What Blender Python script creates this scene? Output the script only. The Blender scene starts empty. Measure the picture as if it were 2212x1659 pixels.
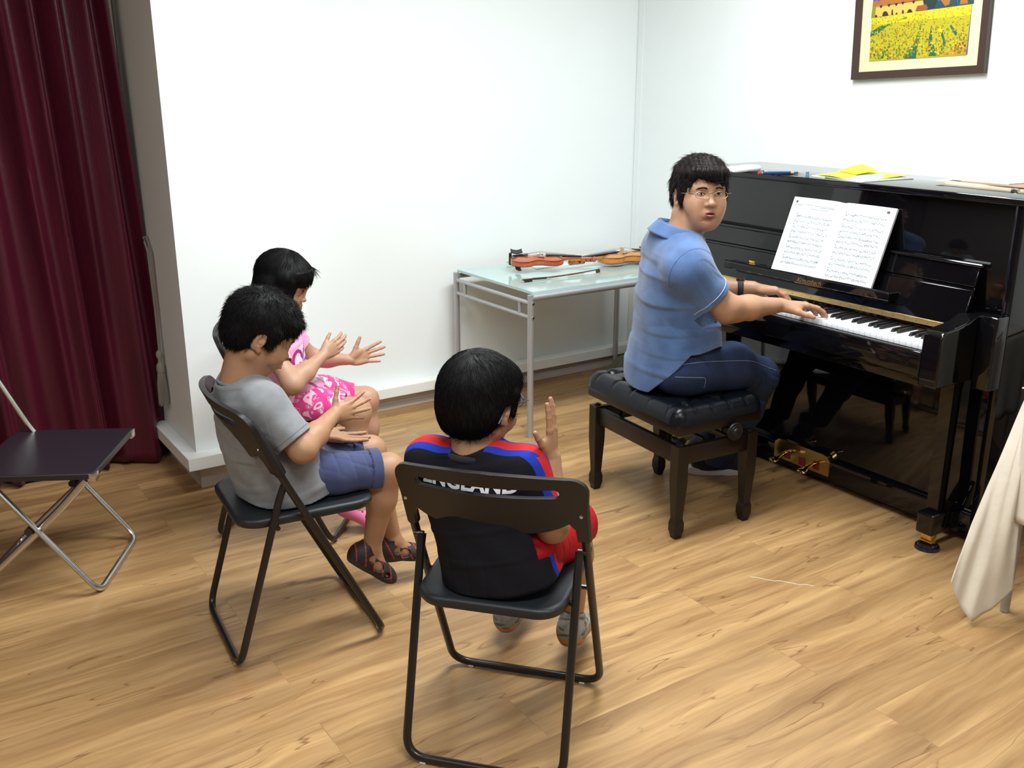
import bpy, bmesh, math, random
import numpy as np
from mathutils import Vector, Matrix
C = bpy.context.scene.collection
PI = math.pi
random.seed(7)

# ------------------------------------------------------------------ camera, world, lamps, exposure
F_PX, PITCH, ROLL, YAW, HGT = 2123.0, 0.2995, -0.001, 0.5862, 1.592
cd = bpy.data.cameras.new('camera'); cam = bpy.data.objects.new('camera', cd); C.objects.link(cam)
cd.sensor_width = 36.0; cd.lens = F_PX/2212*36.0; cd.clip_start = .02
cam.rotation_euler = (Matrix.Rotation(-YAW,3,'Z') @ Matrix.Rotation(PI/2-PITCH,3,'X') @ Matrix.Rotation(ROLL,3,'Z')).to_euler()
cam.location = (0,0,HGT)
bpy.context.scene.camera = cam
vs = bpy.context.scene.view_settings
vs.view_transform = 'Standard'; vs.look = 'None'; vs.gamma = 1; vs.exposure = 0.24; vs.use_curve_mapping = False
w = bpy.data.worlds.new('world'); bpy.context.scene.world = w; w.use_nodes = True
w.node_tree.nodes['Background'].inputs[0].default_value = (.9,.95,1,1); w.node_tree.nodes['Background'].inputs[1].default_value = .3
def area(name, loc, sx, sy, power, col=(1,1,1)):
    l = bpy.data.lights.new(name,'AREA'); l.shape='RECTANGLE'; l.size=sx; l.size_y=sy; l.energy=power; l.color=col
    o = bpy.data.objects.new(name,l); C.objects.link(o); o.location=loc; return o
LC = (.93,.985,1.0)
area('ceiling_lamp', (1.55,2.35,2.66), 1.2,.4, 46, LC)
area('ceiling_lamp', (2.65,2.45,2.66), 1.2,.32, 42, LC)
area('ceiling_lamp', (.7,.7,2.66), 1.2,.5, 46, LC)
area('ceiling_lamp', (-1.3,1.6,2.66), 1.2,.5, 24, LC)
area('ceiling_lamp', (1.0,-1.3,2.66), 1.2,.5, 24, LC)

# ------------------------------------------------------------------ materials
def mat(name, col, rough=.5, metal=0, spec=.5, bump=None, coat=0, var=None, trans=0, sheen=0, ior=1.45, alpha=1, sss=0):
    """bump=(scale,strength,detail[,stretch xyz]); var=(scale,amount)"""
    m = bpy.data.materials.new(name); m.use_nodes = True
    nt = m.node_tree; b = nt.nodes['Principled BSDF']; L = nt.links.new
    b.inputs['Base Color'].default_value = (*col,1); b.inputs['Roughness'].default_value = rough
    b.inputs['Metallic'].default_value = metal; b.inputs['Specular IOR Level'].default_value = spec
    b.inputs['Coat Weight'].default_value = coat; b.inputs['Coat Roughness'].default_value = .04
    b.inputs['Transmission Weight'].default_value = trans; b.inputs['Sheen Weight'].default_value = sheen; b.inputs['IOR'].default_value = ior
    b.inputs['Alpha'].default_value = alpha
    if sss: b.inputs['Subsurface Weight'].default_value = sss; b.inputs['Subsurface Radius'].default_value = (.012,.005,.003); b.inputs['Subsurface Scale'].default_value=1
    tc = nt.nodes.new('ShaderNodeTexCoord')
    def noise(scale, detail, stretch=None):
        n = nt.nodes.new('ShaderNodeTexNoise'); n.inputs['Scale'].default_value = scale; n.inputs['Detail'].default_value = detail
        if stretch:
            mp = nt.nodes.new('ShaderNodeMapping'); mp.inputs['Scale'].default_value = stretch; L(tc.outputs['Object'], mp.inputs[0]); L(mp.outputs[0], n.inputs['Vector'])
        else: L(tc.outputs['Object'], n.inputs['Vector'])
        return n
    if var:
        n = noise(var[0], 4, var[2] if len(var)>2 else None); r = nt.nodes.new('ShaderNodeValToRGB'); a = var[1]
        r.color_ramp.elements[0].position=.3; r.color_ramp.elements[1].position=.7
        r.color_ramp.elements[0].color = (*[c*(1-a) for c in col],1); r.color_ramp.elements[1].color = (*[min(1,c*(1+a)) for c in col],1)
        L(n.outputs['Fac'], r.inputs[0]); L(r.outputs[0], b.inputs['Base Color'])
    if bump:
        n = noise(bump[0], bump[2] if len(bump)>2 else 3, bump[3] if len(bump)>3 else None); bp = nt.nodes.new('ShaderNodeBump'); bp.inputs['Strength'].default_value = bump[1]; bp.inputs['Distance'].default_value=.004
        L(n.outputs['Fac'], bp.inputs['Height']); L(bp.outputs[0], b.inputs['Normal'])
    return m
M = {}
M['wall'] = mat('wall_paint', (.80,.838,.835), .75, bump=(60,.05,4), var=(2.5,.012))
M['wall_beige'] = mat('recess_paint', (.60,.55,.44), .8, bump=(60,.05,4))  # beige paint of the recess behind the curtain
M['ledge'] = mat('ledge_paint', (.80,.81,.78), .5, var=(9,.03), bump=(90,.05))
M['kick'] = mat('kick_board', (.50,.45,.41), .5, var=(5,.05))
M['ceil'] = mat('ceiling_paint', (.75,.75,.73), .9)
M['black_plastic'] = mat('black_plastic', (.014,.012,.012), .42, bump=(500,.06,2), spec=.35)
M['black_seat'] = mat('black_seat_vinyl', (.012,.014,.017), .45, bump=(700,.10,2))
M['black_metal'] = mat('black_enamel', (.014,.011,.010), .28)
M['chrome'] = mat('chrome', (.62,.60,.56), .25, metal=1)
M['silver_paint'] = mat('silver_paint', (.42,.42,.43), .42, metal=.55, bump=(800,.03))
M['piano'] = mat('piano_lacquer', (.0030,.0027,.0035), .045, spec=.55, coat=0)
M['brass'] = mat('brass', (.72,.50,.16), .16, metal=1, bump=(9,.06))
M['brass_hinge'] = mat('brass_hinge', (.70,.50,.20), .33, metal=1, bump=(30,.1))
M['ivory'] = mat('white_key', (.86,.87,.90), .25)
M['ebony'] = mat('black_key', (.012,.012,.014), .3)
M['red_felt'] = mat('red_felt', (.13,.008,.010), .9)
M['bench_wood'] = mat('bench_wood', (.012,.007,.005), .36, spec=.35, bump=(18,.05,3,(1,1,.15)))
M['leather'] = mat('black_leather', (.004,.005,.008), .25, bump=(300,.05,3), spec=.3)
M['rubber'] = mat('rubber', (.02,.02,.02), .7)
M['white_plastic'] = mat('white_plastic', (.80,.82,.83), .35)
M['paper'] = mat('paper', (.88,.89,.90), .7)
M['ink'] = mat('music_ink', (.08,.09,.11), .8)
M['ink_light'] = mat('music_ink_fine', (.20,.24,.27), .8)
M['yellow_paper'] = mat('yellow_paper', (.90,.86,.02), .6)
M['beige_paper'] = mat('beige_paper', (.58,.54,.44), .7, var=(8,.06))
M['teal_glass'] = mat('frosted_glass', (.42,.56,.54), .10, spec=.6, coat=.3)
M['cloth'] = mat('cream_cloth', (.60,.53,.43), .9, sheen=.2, bump=(40,.35,5), var=(7,.04))
M['bowhair'] = mat('bow_hair', (.8,.78,.7), .5)

# curtain: satin weave with a slub texture
def curtain_mat():
    m = mat('maroon_satin', (.066,.004,.014), .42, sheen=.35, var=(3,.25,(6,6,.6)), bump=(140,.25,3,(1,1,.35)))
    m.node_tree.nodes['Principled BSDF'].inputs['Sheen Tint'].default_value = (.55,.10,.2,1)
    m.node_tree.nodes['Principled BSDF'].inputs['Sheen Roughness'].default_value = .35
    return m
M['curtain'] = curtain_mat()

def floor_mat():
    m = bpy.data.materials.new('laminate_oak'); m.use_nodes=True; nt=m.node_tree; b=nt.nodes['Principled BSDF']; L=nt.links.new
    N=lambda t: nt.nodes.new(t)
    tc=N('ShaderNodeTexCoord')
    # planks run along X: brick texture with long bricks
    br=N('ShaderNodeTexBrick'); br.inputs['Scale'].default_value=1; br.inputs['Brick Width'].default_value=1.25; br.inputs['Row Height'].default_value=.19
    br.inputs['Mortar Size'].default_value=.0012; br.inputs['Mortar Smooth'].default_value=.3; br.offset=.37; br.offset_frequency=2
    br.inputs['Color1'].default_value=(0,0,0,1); br.inputs['Color2'].default_value=(1,1,1,1); br.inputs['Mortar'].default_value=(.5,.5,.5,1)
    L(tc.outputs['Object'],br.inputs['Vector'])
    sep=N('ShaderNodeSeparateXYZ'); L(tc.outputs['Object'],sep.inputs[0])
    # per-row offset so that grain breaks at the seams
    row=N('ShaderNodeMath'); row.operation='DIVIDE'; row.inputs[1].default_value=.19; L(sep.outputs[1],row.inputs[0])
    fl=N('ShaderNodeMath'); fl.operation='FLOOR'; L(row.outputs[0],fl.inputs[0])
    mu=N('ShaderNodeMath'); mu.operation='MULTIPLY'; mu.inputs[1].default_value=3.71; L(fl.outputs[0],mu.inputs[0])
    ad=N('ShaderNodeMath'); ad.operation='ADD'; L(mu.outputs[0],ad.inputs[0]); L(sep.outputs[0],ad.inputs[1])
    sc=N('ShaderNodeMath'); sc.operation='MULTIPLY_ADD'; L(br.outputs['Color'],sc.inputs[0]); sc.inputs[1].default_value=5.3; L(ad.outputs[0],sc.inputs[2])
    comb=N('ShaderNodeCombineXYZ'); L(sc.outputs[0],comb.inputs[0]); L(sep.outputs[1],comb.inputs[1]); L(mu.outputs[0],comb.inputs[2])
    # slow warp
    wn=N('ShaderNodeTexNoise'); wn.inputs['Scale'].default_value=2.2; wn.inputs['Detail'].default_value=2; L(comb.outputs[0],wn.inputs['Vector'])
    wv=N('ShaderNodeVectorMath'); wv.operation='MULTIPLY_ADD'; L(wn.outputs['Color'],wv.inputs[0]); wv.inputs[1].default_value=(.02,.085,0); L(comb.outputs[0],wv.inputs[2])
    def stretched(scale,sx,detail,rough=.55):
        mp=N('ShaderNodeMapping'); mp.inputs['Scale'].default_value=(sx,1,1); L(wv.outputs[0],mp.inputs[0])
        n=N('ShaderNodeTexNoise'); n.inputs['Scale'].default_value=scale; n.inputs['Detail'].default_value=detail; n.inputs['Roughness'].default_value=rough; L(mp.outputs[0],n.inputs['Vector']); return n
    n1=stretched(26,.07,5,.6); n2=stretched(9,.10,3); n3=stretched(70,.05,3); n4=stretched(15,.11,2,.5)
    r1=N('ShaderNodeValToRGB'); e=r1.color_ramp.elements
    e[0].position=.30; e[0].color=(.295,.165,.068,1); e[1].position=.70; e[1].color=(.49,.315,.148,1)
    L(n1.outputs['Fac'],r1.inputs[0])
    r2=N('ShaderNodeValToRGB'); e=r2.color_ramp.elements; e[0].position=.35; e[0].color=(.80,.76,.72,1); e[1].position=.65; e[1].color=(1.12,1.10,1.05,1)
    L(n2.outputs['Fac'],r2.inputs[0])
    mx=N('ShaderNodeMix'); mx.data_type='RGBA'; mx.blend_type='MULTIPLY'; mx.inputs[0].default_value=1; L(r1.outputs[0],mx.inputs[6]); L(r2.outputs[0],mx.inputs[7])
    # thin dark streaks (|n4-.5| small, gated by a slow mask)
    s1=N('ShaderNodeMath'); s1.operation='SUBTRACT'; s1.inputs[1].default_value=.5; L(n4.outputs['Fac'],s1.inputs[0])
    s2=N('ShaderNodeMath'); s2.operation='ABSOLUTE'; L(s1.outputs[0],s2.inputs[0])
    s3=N('ShaderNodeMapRange'); s3.inputs[1].default_value=0; s3.inputs[2].default_value=.010; s3.inputs[3].default_value=1; s3.inputs[4].default_value=0; L(s2.outputs[0],s3.inputs[0])
    g=stretched(6,.35,3); gm=N('ShaderNodeMapRange'); gm.inputs[1].default_value=.42; gm.inputs[2].default_value=.56; L(g.outputs['Fac'],gm.inputs[0])
    s4=N('ShaderNodeMath'); s4.operation='MULTIPLY'; L(s3.outputs[0],s4.inputs[0]); L(gm.outputs[0],s4.inputs[1])
    s5=N('ShaderNodeMath'); s5.operation='MULTIPLY'; s5.inputs[1].default_value=.75; L(s4.outputs[0],s5.inputs[0])
    mx2=N('ShaderNodeMix'); mx2.data_type='RGBA'; L(s5.outputs[0],mx2.inputs[0]); L(mx.outputs[2],mx2.inputs[6]); mx2.inputs[7].default_value=(.13,.05,.015,1)
    # knots
    vo=N('ShaderNodeTexVoronoi'); vo.inputs['Scale'].default_value=2.3; mp=N('ShaderNodeMapping'); mp.inputs['Scale'].default_value=(.55,1.25,1); L(wv.outputs[0],mp.inputs[0]); L(mp.outputs[0],vo.inputs['Vector'])
    kn=N('ShaderNodeMapRange'); kn.inputs[1].default_value=.015; kn.inputs[2].default_value=.075; kn.inputs[3].default_value=.45; kn.inputs[4].default_value=0; L(vo.outputs['Distance'],kn.inputs[0])
    mx3=N('ShaderNodeMix'); mx3.data_type='RGBA'; L(kn.outputs[0],mx3.inputs[0]); L(mx2.outputs[2],mx3.inputs[6]); mx3.inputs[7].default_value=(.24,.11,.035,1)
    # fine grain
    r3=N('ShaderNodeValToRGB'); e=r3.color_ramp.elements; e[0].position=.3; e[0].color=(.90,.88,.86,1); e[1].position=.6; e[1].color=(1.03,1.03,1.03,1); L(n3.outputs['Fac'],r3.inputs[0])
    mx4=N('ShaderNodeMix'); mx4.data_type='RGBA'; mx4.blend_type='MULTIPLY'; mx4.inputs[0].default_value=1; L(mx3.outputs[2],mx4.inputs[6]); L(r3.outputs[0],mx4.inputs[7])
    # seams
    sm=N('ShaderNodeMix'); sm.data_type='RGBA'; fm=N('ShaderNodeMath'); fm.operation='MULTIPLY'; fm.inputs[1].default_value=.45; L(br.outputs['Fac'],fm.inputs[0]); L(fm.outputs[0],sm.inputs[0]); L(mx4.outputs[2],sm.inputs[6]); sm.inputs[7].default_value=(.22,.11,.045,1)
    L(sm.outputs[2],b.inputs['Base Color'])
    b.inputs['Roughness'].default_value=.36; b.inputs['Specular IOR Level'].default_value=.38
    bp=N('ShaderNodeBump'); bp.inputs['Strength'].default_value=.12; bp.inputs['Distance'].default_value=.002; L(n3.outputs['Fac'],bp.inputs['Height']); L(bp.outputs[0],b.inputs['Normal'])
    return m
M['floor']=floor_mat()

def violin_mat(name, c1, c2):
    m = mat(name, c1, .18, coat=.6); nt=m.node_tree; b=nt.nodes['Principled BSDF']; L=nt.links.new
    tc=nt.nodes.new('ShaderNodeTexCoord'); n=nt.nodes.new('ShaderNodeTexNoise'); n.inputs['Scale'].default_value=14; n.inputs['Detail'].default_value=4
    mp=nt.nodes.new('ShaderNodeMapping'); mp.inputs['Scale'].default_value=(.2,2,1); L(tc.outputs['Object'],mp.inputs[0]); L(mp.outputs[0],n.inputs['Vector'])
    r=nt.nodes.new('ShaderNodeValToRGB'); r.color_ramp.elements[0].color=(*c1,1); r.color_ramp.elements[1].color=(*c2,1); r.color_ramp.elements[0].position=.3; r.color_ramp.elements[1].position=.7
    L(n.outputs['Fac'],r.inputs[0]); L(r.outputs[0],b.inputs['Base Color']); return m
M['violin_red']=violin_mat('red_varnish',(.30,.045,.012),(.48,.11,.03))
M['violin_amber']=violin_mat('amber_varnish',(.42,.16,.03),(.56,.24,.06))

# ------------------------------------------------------------------ mesh helpers
class MB:
    def __init__(s): s.v=[]; s.f=[]; s.mi=[]
    def add(s, vs_, fs, mi=0):
        n=len(s.v); s.v += [tuple(p) for p in vs_]; s.f += [tuple(i+n for i in q) for q in fs]; s.mi += [mi]*len(fs); return s
    def bm(s, b, T=None, mi=0):
        b.verts.index_update(); vv=[(T@v.co if T is not None else v.co.copy()) for v in b.verts]
        fs=[[v.index for v in q.verts] for q in b.faces]; s.add(vv, fs, mi); b.free(); return s
    def box(s, lo, hi, bev=0, seg=2, T=None, mi=0):
        b=bmesh.new(); bmesh.ops.create_cube(b,size=1)
        c=[(l+h)/2 for l,h in zip(lo,hi)]; d=[h-l for l,h in zip(lo,hi)]
        for v in b.verts: v.co=Vector([v.co[i]*d[i]+c[i] for i in range(3)])
        if bev: bmesh.ops.bevel(b,geom=b.edges[:],offset=bev,segments=seg,profile=.5,affect='EDGES')
        return s.bm(b,T,mi)
    def tube(s, pts, r, sides=12, closed=False, cap=True, sq=1.0, mi=0, up=None):
        """sweep a circle (or ellipse, sq<1 flattens along local v) along pts; r scalar or list"""
        P=[Vector(p) for p in pts]; n=len(P); rr=r if hasattr(r,'__len__') else [r]*n
        rings=[]; prev=None
        for i in range(n):
            if closed: t=(P[(i+1)%n]-P[i-1])
            else: t=(P[min(i+1,n-1)]-P[max(i-1,0)])
            if t.length<1e-9: t=Vector((0,0,1))
            t.normalize()
            if prev is None:
                a=Vector(up) if up else (Vector((0,0,1)) if abs(t.z)<.9 else Vector((1,0,0)))
            else: a=prev
            u=(a-t*a.dot(t)); 
            if u.length<1e-6: u=t.orthogonal()
            u.normalize(); v=t.cross(u); prev=u
            rings.append([P[i]+u*(rr[i]*sq*math.cos(2*PI*k/sides))+v*(rr[i]*math.sin(2*PI*k/sides)) for k in range(sides)])
        vv=[p for R_ in rings for p in R_]; fs=[]
        m=n if closed else n-1
        for i in range(m):
            j=(i+1)%n
            for k in range(sides): fs.append((i*sides+k, i*sides+(k+1)%sides, j*sides+(k+1)%sides, j*sides+k))
        if cap and not closed: fs += [tuple(range(sides))[::-1], tuple((n-1)*sides+k for k in range(sides))]
        return s.add(vv,fs,mi)
    def lathe(s, prof, seg=24, T=None, mi=0):
        vv=[]; fs=[]; n=len(prof)
        for (r,z) in prof:
            for k in range(seg): a=2*PI*k/seg; vv.append(Vector((r*math.cos(a),r*math.sin(a),z)))
        for i in range(n-1):
            for k in range(seg): fs.append((i*seg+k,i*seg+(k+1)%seg,(i+1)*seg+(k+1)%seg,(i+1)*seg+k))
        fs += [tuple(range(seg))[::-1], tuple((n-1)*seg+k for k in range(seg))]
        if T is not None: vv=[T@p for p in vv]
        return s.add(vv,fs,mi)
    def prism(s, pts, d, mi=0):
        """closed polygon pts (3D, planar) extruded by vector d"""
        P=[Vector(p) for p in pts]; d=Vector(d); n=len(P)
        fs=[tuple(range(n))[::-1], tuple(range(n,2*n))]+[(i,(i+1)%n,n+(i+1)%n,n+i) for i in range(n)]
        return s.add(P+[p+d for p in P],fs,mi)
    def grid(s, fn, nu, nv, mi=0, closed_u=False):
        vv=[fn(i/(nu-1) if not closed_u else i/nu, j/(nv-1)) for i in range(nu) for j in range(nv)]
        fs=[]
        for i in range(nu if closed_u else nu-1):
            for j in range(nv-1): a=i*nv+j; b_=((i+1)%nu)*nv+j; fs.append((a,b_,b_+1,a+1))
        return s.add(vv,fs,mi)
    def mesh(s, name, mats, smooth=35, off=None):
        me=bpy.data.meshes.new(name)
        vv=s.v if off is None else [(p[0]-off[0],p[1]-off[1],p[2]-off[2]) for p in s.v]
        me.from_pydata(vv,[],s.f)
        for m in (mats if isinstance(mats,(list,tuple)) else [mats]): me.materials.append(m)
        me.polygons.foreach_set('material_index', s.mi); me.update()
        bm=bmesh.new(); bm.from_mesh(me); bmesh.ops.recalc_face_normals(bm,faces=bm.faces[:]); bm.to_mesh(me); bm.free()
        if smooth:
            me.polygons.foreach_set('use_smooth',[True]*len(me.polygons))
            try: me.set_sharp_from_angle(angle=math.radians(smooth))
            except Exception: pass
        return me
def setp(o, label=None, cat=None, group=None, kind=None):
    if label: o['label']=label
    if cat: o['category']=cat
    if group: o['group']=group
    if kind: o['kind']=kind
    return o
def obj(name, mb, mats, parent=None, smooth=35, world=False, label=None, cat=None, group=None, kind=None, solid=0):
    """one mesh object; with world=True the mesh is given in world coordinates below a parent"""
    off=None
    if parent is not None and world:
        p=parent; off=Vector((0,0,0))
        while p is not None: off+=p.location; p=p.parent
    me = mb.mesh(name, mats, smooth, off)
    o = bpy.data.objects.new(name, me); C.objects.link(o)
    if parent is not None: o.parent=parent
    if solid: md=o.modifiers.new('s','SOLIDIFY'); md.thickness=solid; md.offset=0
    return setp(o,label,cat,group,kind)
def thing(name, label, cat, loc=(0,0,0), rz=0, group=None):
    o=bpy.data.objects.new(name,None); C.objects.link(o); o.location=loc; o.rotation_euler=(0,0,rz); o.empty_display_size=.05
    return setp(o,label,cat,group)
def dup(root, loc, rz, label=None, group=None):
    def cp(o,par):
        c=o.copy(); C.objects.link(c)
        if par: c.parent=par
        for ch in list(o.children): cp(ch,c)
        return c
    r=cp(root,None); r.location=loc; r.rotation_euler=(0,0,rz)
    if label: r['label']=label
    if group: r['group']=group
    return r
def fillet(pts, rad, n=6):
    """round the inner corners of a polyline"""
    P=[Vector(p) for p in pts]; out=[P[0]]
    for i in range(1,len(P)-1):
        a=(P[i-1]-P[i]); b=(P[i+1]-P[i]); r=min(rad,a.length*.49,b.length*.49)
        p0=P[i]+a.normalized()*r; p1=P[i]+b.normalized()*r
        for k in range(n+1):
            t=k/n; out.append(p0*(1-t)**2+P[i]*2*t*(1-t)+p1*t*t)
    out.append(P[-1]); return out
def rrect(w,h,r,n=6):
    out=[]
    for cx,cy,a0 in ((w/2-r,h/2-r,0),(-w/2+r,h/2-r,PI/2),(-w/2+r,-h/2+r,PI),(w/2-r,-h/2+r,3*PI/2)):
        for k in range(n+1): a=a0+PI/2*k/n; out.append((cx+r*math.cos(a),cy+r*math.sin(a)))
    return out

# ------------------------------------------------------------------ the room
XR, YB, YP, XP = 3.668, 4.29, 3.794, .99          # right wall, back wall, pillar front, pillar left side
X0, Y0, HC = -2.6, -2.6, 2.72
def struct(name, mb, m, smooth=0): return obj(name, mb, m, smooth=smooth, kind='structure')
struct('floor', MB().box((X0-.1,Y0-.1,-.05),(XR+.1,YB+.5,0)), M['floor'])
struct('ceiling', MB().box((X0-.1,Y0-.1,HC),(XR+.1,YB+.5,HC+.05)), M['ceil'])
struct('wall_back', MB().box((1.42,YB,0),(XR+.1,YB+.1,HC)), M['wall'])
struct('wall_right', MB().box((XR,Y0-.1,0),(XR+.1,YB,HC)), M['wall'])
struct('wall_front', MB().box((X0-.1,Y0-.1,0),(XR,Y0,HC)), mat('rear_wall_dimmed',(.40,.38,.34),.8))  # unseen wall behind the camera, colour darkened to dim the piano's reflections
struct('wall_left', MB().box((X0-.1,Y0,0),(X0,YB+.42,HC)), mat('side_wall_dimmed',(.32,.30,.27),.8))  # unseen wall; dimness put into its colour so the piano reflects less
struct('wall_recess', MB().box((X0,YB+.36,0),(1.42,YB+.46,HC)), M['wall_beige'])
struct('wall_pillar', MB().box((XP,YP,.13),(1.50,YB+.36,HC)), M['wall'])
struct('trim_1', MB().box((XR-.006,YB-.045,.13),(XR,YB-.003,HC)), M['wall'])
struct('trim_2', MB().box((.93,4.36,0),(XP-.004,4.40,HC),.004), M['wall_beige'])
# ledges
struct('trim_3', MB().box((1.49,YB-.07,.079),(XR,YB,.132),.004), M['ledge'])
struct('trim_4', MB().box((XR-.07,3.2,.079),(XR,YB-.07,.132),.004), M['ledge'])
struct('trim_5', MB().prism([(.938,3.724,.110),(1.56,3.724,.110),(1.56,YB-.07,.110),(.938,YB+.3,.110)],(0,0,.05)), M['ledge'])
struct('baseboard_back', MB().box((1.5,YB-.012,0),(XR,YB-.001,.079)).box((1.5,YB-.02,0),(XR,YB-.012,.028),.003), M['kick'])
struct('baseboard_right', MB().box((XR-.012,Y0,0),(XR-.001,YB-.012,.079)), M['kick'])
struct('baseboard_pillar', MB().box((1.0,3.80,0),(1.5,YB,.11)), M['kick'])

# ------------------------------------------------------------------ curtain
def curtain():
    top,bot=HC-.02,.012
    xr_t,xr_b=.925,1.002
    N_,K=420,60
    rnd=random.Random(3)
    ph=[rnd.uniform(-.5,.5) for _ in range(40)]
    def fn(u,v):
        z=bot+(top-bot)*v; t=1-v
        x=(xr_b+(xr_t-xr_b)*min(1,v*1.35)) - u*3.0
        s=u*3.0/.105; i=int(s); fr=s-i
        p=ph[i%40]*(1-fr)+ph[(i+1)%40]*fr
        w_=math.sin(2*PI*(s+.35*p)); w_=w_*(.75+.25*abs(w_))
        lowx=math.sin(2*PI*(s*.47+.6*p)+2.0*t)
        amp=.040*(1-.55*t**2)
        y=4.235+amp*w_+.030*t*lowx+.008*math.sin(7*t+s)
        x+= .014*math.cos(2*PI*s*1.0+1.0)*(.4+.6*v) + .02*t*math.sin(s*1.7+2)
        z_=z
        if v<.001:
            z_=bot+.018*(.5+.5*math.sin(s*2.1))*(1 if u>.05 else 0)
        return Vector((x,y-.035*math.exp(-((u-.035)/.03)**2)*t,z_))
    mb=MB().grid(fn,N_,K)
    o=obj('curtain',mb,M['curtain'],smooth=80,label='long maroon satin curtain hanging beside the white pillar',cat='curtain',solid=.003)
curtain()
def tassel():
    t=thing('curtain_tieback','grey tasselled cord hanging between curtain and white pillar','tieback',(.962,4.12,0))
    t.location=(.966,4.13,.30)
    z0=.98
    obj('cord',MB().tube([(.0,.05,z0+.0-.30),(.0,.0,.93-.30),(.004,-.0,.70-.30),(.002,0,.50-.30)],.0045,8).tube([(.012,.05,z0-.30),(.014,.0,.92-.30),(.013,0,.70-.30),(.004,0,.50-.30)],.0045,8),mat('cord_grey',(.20,.18,.16),.7),t)
    obj('knob',MB().lathe([(.004,.215),(.012,.205),(.014,.19),(.008,.178),(.007,.165),(.016,.15),(.018,.135),(.016,.12)],14),mat('tassel_beige',(.24,.21,.17),.8),t)
    mb=MB()
    for k in range(26):
        a=2*PI*k/26; mb.tube([(.012*math.cos(a),.012*math.sin(a),.125),(.019*math.cos(a),.019*math.sin(a),.07),(.021*math.cos(a),.021*math.sin(a),-.02+.008*math.sin(k*5))],.0022,5)
    obj('fringe',mb,mat('fringe_grey',(.22,.19,.16),.85),t)
    obj('hook',MB().tube([(.02,.06,.68),(.0,.05,.68),(-.005,.04,.675),(.0,.03,.67)],.004,8),M['chrome'],t)
tassel()

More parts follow.
